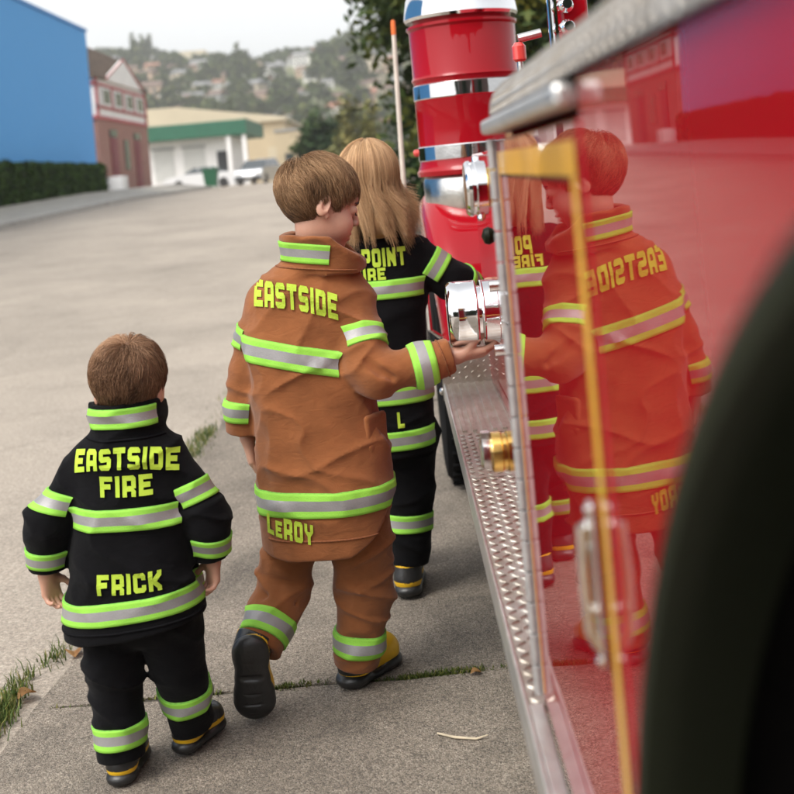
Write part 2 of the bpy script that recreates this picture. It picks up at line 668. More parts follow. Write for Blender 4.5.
def strands(name, paths, r0, mats, parent, tones, tip=0.25, extra=None):
    """paths (S,n,3): tapered three-sided hairs, one mesh"""
    P = np.asarray(paths, np.float32)
    Sn, n, _ = P.shape
    T = np.gradient(P, axis=1)
    T /= np.linalg.norm(T, axis=2, keepdims=True) + 1e-9
    ref = np.array([0.31, 0.2, 0.93], np.float32)
    A = np.cross(T, ref); A /= np.linalg.norm(A, axis=2, keepdims=True) + 1e-9
    B = np.cross(T, A)
    rad = r0 * np.linspace(1, tip, n) ** 0.8
    V = np.zeros((Sn, n, 3, 3), np.float32)
    for k in range(3):
        a = 2 * math.pi * k / 3
        V[:, :, k] = P + rad[None, :, None] * (math.cos(a) * A + math.sin(a) * B)
    idx = np.arange(Sn * n * 3).reshape(Sn, n, 3)
    F = []
    for k in range(3):
        k2 = (k + 1) % 3
        F.append(np.stack([idx[:, :-1, k], idx[:, :-1, k2], idx[:, 1:, k2], idx[:, 1:, k]], -1).reshape(-1, 4))
    F = np.concatenate(F)
    V = V.reshape(-1, 3)
    tone = np.repeat(np.asarray(tones, np.float32), n * 3)
    if extra is not None:
        eV, eF, eT = extra
        F = np.concatenate([F, eF + len(V)])
        V = np.concatenate([V, eV]); tone = np.concatenate([tone, eT])
    return pyobj(name, V, F, mats, parent, True, tone=tone)
# ------------------------------------------------------------------ the setting: ground, road, pavement, hill
rng = np.random.default_rng(7)
random.seed(7)

def g(y):
    return float(np.interp(y, [-300, 4, 8, 14, 25, 40, 55, 120, 200, 880], [0, 0, 0.05, 0.2, 0.58, 0.93, 1.05, 1.1, 1.2, 1.3]))

def grid_sheet(name, xs, ys, zf, m, kind='structure'):
    V = [(x, y, zf(x, y)) for y in ys for x in xs]
    n = len(xs)
    F = [(j * n + i, j * n + i + 1, (j + 1) * n + i + 1, (j + 1) * n + i) for j in range(len(ys) - 1) for i in range(n - 1)]
    o = pyobj(name, V, F, m, None, True)
    o['kind'] = kind
    return o

M_ground = mat('dry_ground', (0.17, 0.155, 0.115), 0.95, var=0.35, vscale=1.2, bump=0.4, bscale=14)
M_road = speckle(mat('worn_asphalt', (0.3, 0.28, 0.25), 0.9), 250,
                 [(0.325, 0.278, 0.226), (0.35, 0.305, 0.25), (0.295, 0.25, 0.203), (0.375, 0.328, 0.27), (0.33, 0.28, 0.226), (0.25, 0.212, 0.173)],
                 bump=0.4, big=0.5, bigamt=0.2, stain=0.13)
M_walk = speckle(mat('exposed_aggregate', (0.25, 0.22, 0.19), 0.9), 310,
                 [(0.205, 0.172, 0.136), (0.245, 0.207, 0.165), (0.155, 0.13, 0.102), (0.30, 0.26, 0.21), (0.185, 0.153, 0.12), (0.11, 0.092, 0.074), (0.225, 0.187, 0.147)],
                 bump=0.6, big=1.3, bigamt=0.34, stain=0.34)
M_kerb = mat('kerb_concrete', (0.36, 0.34, 0.31), 0.9, var=0.2, vscale=5, bump=0.2)
M_pave = mat('pavement_concrete', (0.33, 0.31, 0.27), 0.9, var=0.15, vscale=3, bump=0.2)

ysn = [-40, -10, -2, 0, 2, 3, 4, 6, 8, 11, 14, 18, 22, 26, 30, 35, 40, 46, 52, 58, 64, 75, 90, 120, 160, 200, 260, 330, 420, 600, 880]
def bank(x, y):
    if x > -9.1: return 0.0
    k = 1.0 if y < 58 else max(0.0, 1 - (y - 58) / 6.0)
    return k * float(np.interp(-x, [9.1, 9.2, 10.5, 16, 40, 120], [0.0, 0.1, 0.36, 0.38, 0.5, 1.0]))
grid_sheet('ground', [-700, -300, -120, -60, -40, -25, -16, -10.5, -9.2, -9.1, -4, 0, 4, 10, 25, 60, 150, 300, 700], ysn,
           lambda x, y: g(y) + bank(x, y) - 0.05, M_ground)

def road_bounds(y):
    if y < 30: return -9.0, -0.93
    if y < 60: return -9.0, 9.0
    return -42.0, 14.0
V, F = [], []
ry = [y for y in ysn if -40 <= y <= 120]
ry = sorted(set(ry + [29.99, 30.0, 59.99, 60.0]))
for y in ry:
    a, b = road_bounds(y)
    for i in range(9):
        x = a + (b - a) * i / 8
        V.append((x, y, g(y) + (0.0 if abs(x) < 9.2 else 0) - 0.014))
for j in range(len(ry) - 1):
    for i in range(8):
        F.append((j * 9 + i, j * 9 + i + 1, (j + 1) * 9 + i + 1, (j + 1) * 9 + i))
pyobj('road', V, F, M_road)['kind'] = 'structure'

# pavement slabs beside the truck, each with softened, slightly irregular edges
bm = NB()
joints = [-13, -9.9, -6.8, -3.65, -0.4, 2.72, 5.8, 8.9, 12, 15.1, 18.2, 21.3, 24.4, 27.5, 30]
for a, b in zip(joints, joints[1:]):
    for x0, x1 in ((-0.945, 1.25), (1.262, 4.2)):
        sub = 14
        nx = 10
        rows = []
        for j in range(sub + 1):
            y = a + 0.008 + (b - a - 0.016) * j / sub
            row = []
            for i in range(nx + 1):
                x = x0 + (x1 - x0) * i / nx
                xx, yy = x, y
                if i == 0: xx += 0.012 * math.sin(y * 9.1) + 0.009 * math.sin(y * 23.7 + 1)
                if j in (0, sub): yy += 0.007 * math.sin(x * 17.0 + a) + 0.005 * math.sin(x * 41 + b)
                row.append(bm.verts.new((xx, yy, g(y))))
            rows.append(row)
        for j in range(sub):
            for i in range(nx):
                bm.faces.new((rows[j][i], rows[j][i + 1], rows[j + 1][i + 1], rows[j + 1][i]))
bnd = [e for e in bm.edges if len(e.link_faces) == 1]
ret = bmesh.ops.extrude_edge_only(bm, edges=bnd)
for v in [e for e in ret['geom'] if isinstance(e, bmesh.types.BMVert)]:
    v.co.z -= 0.06
walk = obj('sidewalk', bm, M_walk, None, False)
walk['kind'] = 'structure'

bm = NB()
ys = [2 + i * 2.0 for i in range(29)]
for a, b in zip(ys, ys[1:]):
    vs = [bm.verts.new((x, y, g(y) + z)) for y in (a, b) for x, z in ((-9.0, -0.03), (-9.0, 0.12), (-9.16, 0.135), (-9.16, -0.03))]
    for i in range(3):
        bm.faces.new((vs[i], vs[i + 1], vs[i + 5], vs[i + 4]))
tag(obj('kerb', bm, M_kerb), kind='structure')
grid_sheet('pavement', [-10.6, -9.9, -9.162], [y for y in ysn if 2 <= y <= 58],
           lambda x, y: g(y) + 0.13 + (0.0 if x > -9.2 else 0.12 if x > -10 else 0.25), M_pave)

def hill_h(x, y):
    t = min(1, max(0, (y - 210) / 420.0))
    t = t * t * (3 - 2 * t)
    wob = 1 + 0.05 * math.sin(x * 0.021 + 1.0) + 0.03 * math.sin(x * 0.05 + 2) + 0.03 * math.sin(y * 0.03)
    wob -= 0.17 * min(1, max(0, (x + 150) / 110))
    return 1.2 + 72 * t * wob - 6 * max(0, (y - 650) / 200.0)
M_hill = mat('hill_scrub', (0.075, 0.095, 0.035), 0.95, col2=(0.17, 0.165, 0.085), vscale=0.02)
grid_sheet('hill', [-700, -560, -440] + list(range(-400, 401, 20)) + [440, 560, 700], list(range(205, 841, 15)), hill_h, M_hill)

# ------------------------------------------------------------------ foliage helpers
def leaf_cloud(n, pos, size, flat=0.5, seed=0, tone=None, up=0.5):
    """n leaf-sized four-sided faces at pos (n,3); returns V,F,tones"""
    r = np.random.default_rng(seed)
    N = r.normal(size=(n, 3)); N[:, 2] = np.abs(N[:, 2]) + up
    N /= np.linalg.norm(N, axis=1, keepdims=True)
    A = np.cross(N, r.normal(size=(n, 3))); A /= np.linalg.norm(A, axis=1, keepdims=True)
    B = np.cross(N, A)
    s = size * r.uniform(0.6, 1.3, n)[:, None]
    V = np.stack([pos - A * s, pos - B * s * flat + N * s * 0.12, pos + A * s, pos + B * s * flat + N * s * 0.12], 1).reshape(-1, 3)
    F = np.arange(n * 4).reshape(n, 4)
    t = r.uniform(0, 1, n) if tone is None else tone
    return V, F, np.repeat(t, 4)

def clumps(n, nc, c, rad, seed, cr=0.33, shell=0.55):
    """leaf positions gathered in nc clumps through an ellipsoid: an uneven outline with gaps"""
    r = np.random.default_rng(seed)
    d = r.normal(size=(nc, 3)); d /= np.linalg.norm(d, axis=1, keepdims=True)
    q = d * (r.uniform(shell, 1.0, nc) ** 0.7)[:, None]
    k = r.integers(0, nc, n)
    ct = r.uniform(0, 1, nc)
    off = r.normal(size=(n, 3)) * cr * 0.55
    p = q[k] + off * r.uniform(0.6, 1.2, nc)[k][:, None]
    tone = np.clip(ct[k] * 0.6 + r.uniform(0, 0.4, n), 0, 1)
    return np.array(c) + p * np.array(rad), tone

M_bark = mat('bark', (0.10, 0.075, 0.055), 0.95, var=0.4, vscale=18, bump=0.8, bscale=25, stretch=(1, 1, 0.25))
M_leafdark = tone_mat('dark_leaves', [(0.0, (0.014, 0.024, 0.009)), (0.55, (0.045, 0.07, 0.018)), (1.0, (0.20, 0.18, 0.03))], 0.62, 0.15, trans=0.15)
M_leafbush = tone_mat('bush_leaves', [(0.0, (0.012, 0.03, 0.012)), (0.6, (0.03, 0.06, 0.02)), (1.0, (0.075, 0.11, 0.03))], 0.7, 0.15)
M_leafyel = tone_mat('yellowing_leaves', [(0.0, (0.06, 0.075, 0.02)), (0.6, (0.17, 0.16, 0.04)), (1.0, (0.30, 0.25, 0.07))], 0.55, 0.4)
M_leafhill = tone_mat('hill_leaves', [(0.0, (0.024, 0.042, 0.012)), (0.6, (0.065, 0.09, 0.024)), (1.0, (0.14, 0.15, 0.045))], 0.8, 0.2)
M_hedge = tone_mat('hedge_leaves', [(0.0, (0.018, 0.042, 0.008)), (0.6, (0.05, 0.095, 0.018)), (1.0, (0.10, 0.165, 0.035))], 0.7, 0.15)

# the big tree beyond the front of the truck
t = thing('street_tree', 'dark green broadleaf tree with bronze leaf tips behind the red canister of the truck', 'tree', (1.75, 14.5, g(14.5)))
bm = NB()
tube(bm, [(1.75, 14.5, g(14.5) - 0.1), (1.72, 14.5, 1.2), (1.8, 14.45, 2.4), (1.7, 14.5, 4.2)], [0.24, 0.19, 0.16, 0.06], 12)
for a in range(9):
    an = a * 2.4
    z0 = 1.5 + a * 0.3
    tube(bm, [(1.74, 14.5, z0), (1.74 + 0.8 * math.cos(an), 14.5 + 0.8 * math.sin(an), z0 + 0.6),
              (1.74 + 1.6 * math.cos(an), 14.5 + 1.6 * math.sin(an), z0 + 1.0)], [0.07, 0.045, 0.012], 7)
obj('trunk', bm, M_bark, t, True)
p, tn = clumps(46000, 230, (1.85, 14.5, 3.2), (2.0, 2.1, 2.5), 3, cr=0.22, shell=0.12)
V, F, T = leaf_cloud(len(p), p, 0.09, 0.45, 4, tn, up=0.3)
pyobj('crown', V, F, M_leafdark, t, False, tone=T)

t = thing('shrub', 'dark leafy shrub growing under the big tree behind the girl', 'shrub', (0.95, 16.2, g(16.2)))
p, tn = clumps(9000, 80, (0.95, 16.2, 1.25), (1.1, 0.8, 1.0), 8, cr=0.25, shell=0.1)
V, F, T = leaf_cloud(len(p), p, 0.07, 0.45, 9, tn * 0.55)
pyobj('foliage', V, F, M_leafbush, t, False, tone=T)
bm = NB()
for k in range(6):
    an = k * 1.1
    tube(bm, [(0.95 + .1 * math.cos(an), 16.2, g(16) - .03), (0.95 + .6 * math.cos(an), 16.2 + .4 * math.sin(an), 1.1)], [0.03, 0.01], 6)
obj('stem', bm, M_bark, t, True)

def bush(label, x, y, rx, rz, z, n, size, m, seed, cat='tree', name='round_tree'):
    t = thing(name, label, cat, (x, y, g(y)))
    p, tn = clumps(n, 46, (x, y, z), (rx, rx, rz), seed, cr=0.3, shell=0.4)
    V, F, T = leaf_cloud(len(p), p, size, 0.5, seed + 1, tn)
    pyobj('crown', V, F, m, t, False, tone=T)
    bm = NB()
    tube(bm, [(x, y, g(y) - .1), (x, y, z)], [rx * 0.09, rx * 0.05], 8)
    obj('trunk', bm, M_bark, t, True)
bush('rounded dark green tree in the distance between the beige warehouse and the big tree', -4.0, 72, 1.75, 1.7, 3.2, 3000, 0.22, M_leafbush, 21)
bush('yellowing loose tree right of the rounded dark tree', -1.75, 66, 1.3, 1.9, 3.5, 1800, 0.2, M_leafyel, 23)
bush('low pale olive bush at the foot of the rounded dark tree', -2.9, 62, 1.0, 0.75, 1.75, 1200, 0.16, M_leafyel, 27, 'bush', 'low_bush')

# clipped hedge along the blue building
t = thing('hedge', 'long clipped green hedge along the foot of the blue building', 'hedge', (-11.0, 33, g(33) + 0.36))
r_ = np.random.default_rng(5)
n = 22000
hy = r_.uniform(12, 43.5, n)
face = r_.uniform(0, 1, n)
hx = np.where(face < 0.62, -10.72 + r_.normal(0, 0.05, n), -11.5 + r_.uniform(0, 0.8, n))
top = 2.28 + 0.05 * np.sin(hy * 3.1) + 0.04 * np.sin(hy * 7.7)
base = np.array([g(v) + 0.36 for v in hy])
hz = np.where(face < 0.62, base + (top - base) * r_.uniform(0, 1, n), top + r_.normal(0, 0.03, n))
endm = r_.uniform(0, 1, n) < 0.03
hy = np.where(endm, 43.5 + r_.normal(0, 0.04, n), hy)
V, F, T = leaf_cloud(n, np.stack([hx, hy, hz], 1), 0.075, 0.5, 6, np.clip(r_.uniform(0, 1, n) * 0.7 + 0.3 * np.sin(hy * 2.3) ** 2, 0, 1), up=0.6)
pyobj('foliage', V, F, M_hedge, t, False, tone=T)
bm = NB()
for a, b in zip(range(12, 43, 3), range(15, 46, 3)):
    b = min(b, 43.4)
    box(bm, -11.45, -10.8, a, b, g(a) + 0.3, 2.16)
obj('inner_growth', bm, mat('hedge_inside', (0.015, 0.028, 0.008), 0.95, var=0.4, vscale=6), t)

# ------------------------------------------------------------------ buildings
M_blue = mat('blue_render', (0.10, 0.285, 0.62), 0.75, var=0.05, vscale=0.6, bump=0.05, bscale=9)
M_whitep = mat('white_paint', (0.80, 0.785, 0.76), 0.7, var=0.06, vscale=1.5)
M_pinktrim = mat('faded_red_trim', (0.42, 0.10, 0.10), 0.7, var=0.15, vscale=3)
M_maroon = mat('maroon_door', (0.20, 0.022, 0.035), 0.5, var=0.2, vscale=3)
M_glassd = mat('dark_window_glass', (0.05, 0.06, 0.065), 0.08, spec=0.8)
M_shingle = mat('brown_shingle', (0.12, 0.085, 0.06), 0.9, var=0.4, vscale=2.5, stretch=(1, 1, 4), bump=0.5, bscale=6)
M_green = mat('green_fascia', (0.02, 0.115, 0.065), 0.55, var=0.1, vscale=2)
M_beige = mat('beige_wall', (0.50, 0.41, 0.27), 0.85, var=0.08, vscale=0.5)
M_beige2 = mat('pale_beige_roof', (0.50, 0.44, 0.32), 0.85, var=0.06, vscale=0.4)
M_grey = mat('grey_trim', (0.3, 0.3, 0.29), 0.7, var=0.1)

def brick_mat(name, c1, c2, mortar, scale):
    m = mat(name, c1, 0.9)
    N, L, b = nodes(m)
    tc = N.new('ShaderNodeTexCoord')
    sp = N.new('ShaderNodeSeparateXYZ')
    L.new(tc.outputs['Object'], sp.inputs[0])
    ad = N.new('ShaderNodeMath'); ad.operation = 'ADD'
    L.new(sp.outputs['X'], ad.inputs[0]); L.new(sp.outputs['Y'], ad.inputs[1])
    cb = N.new('ShaderNodeCombineXYZ')
    L.new(ad.outputs[0], cb.inputs['X']); L.new(sp.outputs['Z'], cb.inputs['Y'])
    br = N.new('ShaderNodeTexBrick')
    br.inputs['Color1'].default_value = (*c1, 1); br.inputs['Color2'].default_value = (*c2, 1)
    br.inputs['Mortar'].default_value = (*mortar, 1)
    br.inputs['Scale'].default_value = scale
    L.new(cb.outputs[0], br.inputs['Vector'])
    L.new(br.outputs['Color'], b.inputs['Base Color'])
    return m
M_brick = brick_mat('old_brick', (0.36, 0.165, 0.125), (0.27, 0.115, 0.095), (0.36, 0.29, 0.24), 4.0)
M_block = brick_mat('painted_block', (0.105, 0.36, 0.74), (0.109, 0.37, 0.755), (0.092, 0.32, 0.67), 2.4)

t = thing('blue_building', 'tall windowless bright blue building behind the hedge', 'building', (-11.5, 30, g(30) + 0.38))
bm = NB()
box(bm, -34, -11.5, 4, 45.7, 0.2, 7.66)
obj('wall', bm, M_block, t)
bm = NB()
box(bm, -34.05, -11.44, 3.95, 45.76, 7.662, 7.78)
obj('coping', bm, M_blue, t, bevel=0.02)

# brick and half-timbered house, its gabled front facing the street
HX = -12.4
t = thing('gabled_house', 'old two storey house, white gabled upper floor with red trim over brick', 'house', (HX, 55, 1.4))
bm = NB()
box(bm, -21, HX, 50, 60.3, 0.9, 4.55)
obj('brick_wall', bm, M_brick, t)
bm = NB()
box(bm, -21, HX - 0.02, 50.02, 60.28, 4.552, 6.3)
prism(bm, [(51.6, 6.302), (58.9, 6.302), (55.2, 7.5)], 'x', HX - 0.03, HX + 0.16)
obj('upper_wall', bm, M_whitep, t)
bm = NB()
prism(bm, [(HX + 0.12, 6.303), (HX + 0.12, 6.36), (HX - 0.9, 8.0), (HX - 4.5, 8.1), (-21.3, 6.36), (-21.3, 6.303)], 'y', 49.8, 60.6)
obj('roof', bm, M_shingle, t)
bm = NB()
for y0, y1, z0, z1 in ((50, 60.3, 4.50, 4.66), (50, 60.3, 5.0, 5.1), (50, 60.3, 6.0, 6.12), (50.0, 50.35, 4.67, 6.3), (60.0, 60.3, 4.67, 6.3),
                       (52.9, 53.05, 5.1, 6.0), (55.1, 55.25, 5.1, 6.0), (57.4, 57.55, 5.1, 6.0)):
    box(bm, HX - 0.01, HX + 0.05, y0, y1, z0, z1)
for a, b in (((51.5, 6.3), (55.2, 7.51)), ((55.2, 7.51), (59.0, 6.3))):
    prism(bm, [(a[0], a[1]), (b[0], b[1]), (b[0], b[1] + 0.07), (a[0], a[1] + 0.07)], 'x', HX + 0.165, HX + 0.2)
box(bm, -21, HX + 0.05, 49.94, 49.995, 4.50, 4.66)
box(bm, -21, HX + 0.05, 49.94, 49.995, 6.0, 6.12)
box(bm, -13.0, -12.75, 49.94, 49.995, 4.67, 6.0)
obj('timber_trim', bm, M_pinktrim, t)
for y0 in (51.0, 53.3, 55.6, 57.9):
    bm = NB(); box(bm, HX + 0.0, HX + 0.07, y0, y0 + 1.6, 5.15, 5.95)
    wf = obj('window', bm, M_whitep, t)
    bm = NB(); box(bm, HX + 0.03, HX + 0.075, y0 + 0.15, y0 + 1.45, 5.24, 5.87)
    obj('pane', bm, M_glassd, wf)
for y0 in (52.0, 56.9):
    bm = NB(); box(bm, HX - 0.02, HX + 0.06, y0, y0 + 1.15, 1.42, 3.75)
    dr = obj('door', bm, M_maroon, t)
    bm = NB(); box(bm, HX - 0.02, HX + 0.07, y0 - 0.08, y0 + 1.23, 3.76, 4.1)
    obj('arch_head', bm, M_glassd, dr)
bm = NB(); box(bm, HX - 0.02, HX + 0.05, 54.6, 55.5, 2.3, 3.7)
obj('shop_window', bm, M_glassd, t)
bm = NB(); box(bm, HX - 1.9, HX - 1.0, 49.93, 49.99, 2.3, 3.6)
obj('side_window', bm, M_glassd, t)
bm = NB(); box(bm, HX + 0.05, HX + 0.8, 50.3, 51.3, 1.3, 1.95)
tag(obj('planter', bm, M_whitep, None, bevel=0.04), 'pale concrete planter box at the near corner of the gabled brick house', 'planter')

# white shop with the green fascia
t = thing('white_shop', 'low white shop with a dark green fascia behind the parked cars', 'shop', (-14, 88, g(88)))
bm = NB(); box(bm, -18.9, -11.6, 86, 96, 0.6, 4.75); obj('wall', bm, M_whitep, t)
bm = NB(); box(bm, -19.1, -10.2, 84.6, 96.2, 4.752, 5.85); obj('fascia', bm, M_green, t, bevel=0.03)
bm = NB(); box(bm, -19.0, -10.3, 84.7, 96.1, 5.853, 5.95); obj('roof', bm, M_beige2, t)
for x in (-10.6, -11.75):
    bm = NB(); box(bm, x, x + 0.28, 84.75, 85.05, 0.9, 4.75); obj('column', bm, M_whitep, t)
for x0, x1 in ((-17.4, -15.9), (-15.2, -13.6)):
    bm = NB(); box(bm, x0, x1, 85.94, 86.02, 1.8, 4.1); f = obj('roller_door', bm, mat('pale_shutter', (0.55, 0.55, 0.52), 0.7, var=0.1, vscale=1, stretch=(1, 1, 12)), t)
    bm = NB(); box(bm, x0 - 0.1, x1 + 0.1, 85.9, 86.01, 4.1, 4.25); obj('lintel', bm, M_grey, f)
bm = NB(); box(bm, -12.7, -11.95, 85.93, 86.02, 1.1, 3.7); obj('door', bm, M_glassd, t)

t = thing('beige_warehouse', 'large beige warehouse with a shallow pale roof rising behind the white shop', 'warehouse', (-15, 125, g(125)))
bm = NB(); box(bm, -34, -9.8, 112, 150, 0.8, 6.9); obj('wall', bm, M_beige, t)
bm = NB(); prism(bm, [(-34.4, 6.902), (-9.5, 6.902), (-9.5, 7.2), (-20, 9.0), (-34.4, 9.2)], 'y', 111.5, 150.5); obj('roof', bm, M_beige2, t)
bm = NB(); box(bm, -11.6, -10.3, 111.94, 112.02, 1.1, 4.4); obj('loading_door', bm, M_beige2, t)
t = thing('low_annex', 'small tan flat roofed building right of the beige warehouse', 'building', (-8, 105, g(105)))
bm = NB(); box(bm, -9.6, -7.6, 100, 110, 0.8, 5.3); obj('wall', bm, M_beige, t)
bm = NB(); box(bm, -9.7, -7.5, 99.9, 110.1, 5.302, 5.5); obj('roof', bm, M_grey, t)
bm = NB(); box(bm, -8.9, -8.2, 99.93, 100.02, 2.2, 3.4); obj('window', bm, M_glassd, t)
t = thing('grey_shed', 'grey roofed shed partly hidden by the rounded dark tree', 'shed', (-6.4, 120, g(120)))
bm = NB(); box(bm, -9.4, -3.6, 118, 128, 0.8, 4.4); obj('wall', bm, mat('shed_wall', (0.36, 0.33, 0.28), 0.85, var=0.1), t)
bm = NB(); prism(bm, [(-9.7, 4.402), (-3.3, 4.402), (-6.5, 6.1)], 'y', 117.7, 128.3); obj('roof', bm, mat('shed_roof', (0.2, 0.18, 0.165), 0.8, var=0.15), t)
bm = NB(); box(bm, -7.6, -2.5, 78, 78.25, 0.8, 2.3)
tag(obj('garden_wall', bm, M_beige, None, bevel=0.02), 'low tan boundary wall in front of the rounded dark tree', 'wall')

# hilltop building
hz = hill_h(-105, 640)
t = thing('hilltop_block', 'wide beige block standing alone on the crest of the hill', 'building', (-105, 640, hz))
bm = NB(); box(bm, -121, -88, 636, 650, hz - 6, hz + 8.2); box(bm, -113, -96, 638, 648, hz + 8.203, hz + 10.4); obj('wall', bm, M_beige2, t)
for k in range(7):
    bm = NB(); box(bm, -119.3 + k * 4.5, -116.9 + k * 4.5, 635.8, 636.1, hz + 3.6, hz + 6.0); obj('window', bm, M_glassd, t)

# hill houses: two kinds, copied
def hill_house(seed, wall, roofc):
    r = random.Random(seed)
    W, D, H = r.uniform(8, 12), r.uniform(7, 9), r.uniform(4.5, 7)
    bm = NB()
    box(bm, -W / 2, W / 2, -D / 2, D / 2, -4, H, 0)
    prism(bm, [(-D / 2 - .5, H + .002), (D / 2 + .5, H + .002), (0, H + 2.4)], 'x', -W / 2 - .5, W / 2 + .5, 1)
    for k in range(3):
        x = -W / 2 + 1 + k * (W - 2) / 3
        box(bm, x, x + 1.6, -D / 2 - .06, -D / 2 + .02, 1.2, 2.9, 2)
        if H > 5.6: box(bm, x, x + 1.6, -D / 2 - .06, -D / 2 + .02, 3.9, 5.2, 2)
    return obj('hill_house', bm, [wall, roofc, M_glassd])
walls = [mat('wall_cream', (0.55, 0.47, 0.36), .85), mat('wall_white', (0.7, 0.68, 0.64), .85), mat('wall_tan', (0.42, 0.30, 0.21), .85), mat('wall_grey', (0.36, 0.36, 0.35), .85)]
roofs = [mat('roof_brown', (0.15, 0.10, 0.08), .9), mat('roof_grey', (0.2, 0.2, 0.2), .9), mat('roof_rust', (0.26, 0.12, 0.08), .9)]
KIND = ['cream', 'white', 'tan', 'grey']
protos = []
for i in range(4):
    for j in range(2):
        o = hill_house(i * 7 + j, walls[i], roofs[(i + j) % 3])
        tag(o, '%s walled house among the trees on the far hillside' % KIND[i], 'house', 'houses on the far hillside')
        protos.append(o)
used = set()
placed = []
rr = random.Random(12)
tries = 0
while len(placed) < 120 and tries < 5000:
    tries += 1
    y = rr.uniform(290, 635)
    x = y * rr.uniform(-0.235, 0.02)
    if any((x - a) ** 2 + ((y - b) * 0.6) ** 2 < 9 ** 2 for a, b in placed): continue
    if abs(x + 105) < 25 and y > 600: continue
    placed.append((x, y))
    k = rr.randrange(len(protos))
    if k in used:
        c = protos[k].copy(); COL.objects.link(c)
    else:
        c = protos[k]; used.add(k)
    s = rr.uniform(0.42, 0.8)
    c.location = (x, y, hill_h(x, y)); c.scale = (s, s, s); c.rotation_euler = (0, 0, rr.uniform(-0.7, 0.7))
for i, o in enumerate(protos):
    if i not in used: bpy.data.objects.remove(o)

def hill_tree(seed, tall):
    p, tn = clumps(420, 22, (0, 0, 4.2 if not tall else 6.0), (3.4, 3.4, 3.4) if not tall else (2.0, 2.0, 6.2), seed, cr=0.34, shell=0.3)
    V, F, T = leaf_cloud(len(p), p, 0.75, 0.6, seed, tn)
    bm = NB(); tube(bm, [(0, 0, -1.5), (0, 0, 4)], [0.35, 0.15], 6)
    tv = [tuple(v.co) for v in bm.verts]; bm.verts.index_update(); tf = [tuple(v.index for v in f.verts) for f in bm.faces]
    bm.free()
    n0 = len(V)
    o = pyobj('hill_tree' if not tall else 'hill_conifer', list(V) + tv, [tuple(f) for f in F] + [tuple(i + n0 for i in f) for f in tf],
              [M_leafhill, M_bark], None, False, [0] * len(F) + [1] * len(tf), np.concatenate([T, np.zeros(len(tv))]))
    return o
tp = []
for i, tall in enumerate((False, False, True)):
    o = hill_tree(60 + i, tall)
    tag(o, ('tall dark conifer' if tall else 'rounded dull green tree') + ' among the houses on the far hillside', 'tree', 'trees on the far hillside')
    tp.append(o)
cnt = [0, 0, 0]
n_t = 0
while n_t < 296:
    if n_t < 60:
        y = rr.uniform(618, 650)
    else:
        y = 245 + 390 * rr.random() ** 0.8
    x = y * rr.uniform(-0.24, 0.03)
    if any((x - a) ** 2 + (y - b) ** 2 < 7 ** 2 for a, b in placed): continue
    if -124 < x < -86 and y > 612: continue
    k = rr.choices((0, 1, 2), (5, 5, 0.5))[0]
    if cnt[k]:
        c = tp[k].copy(); COL.objects.link(c)
    else: c = tp[k]
    cnt[k] += 1
    s = rr.uniform(0.8, 1.5)
    c.location = (x, y, hill_h(x, y) - 0.5); c.scale = (s * rr.uniform(.9, 1.3), s, s * rr.uniform(.8, 1.1)); c.rotation_euler = (0, 0, rr.uniform(0, 6.28))
    n_t += 1

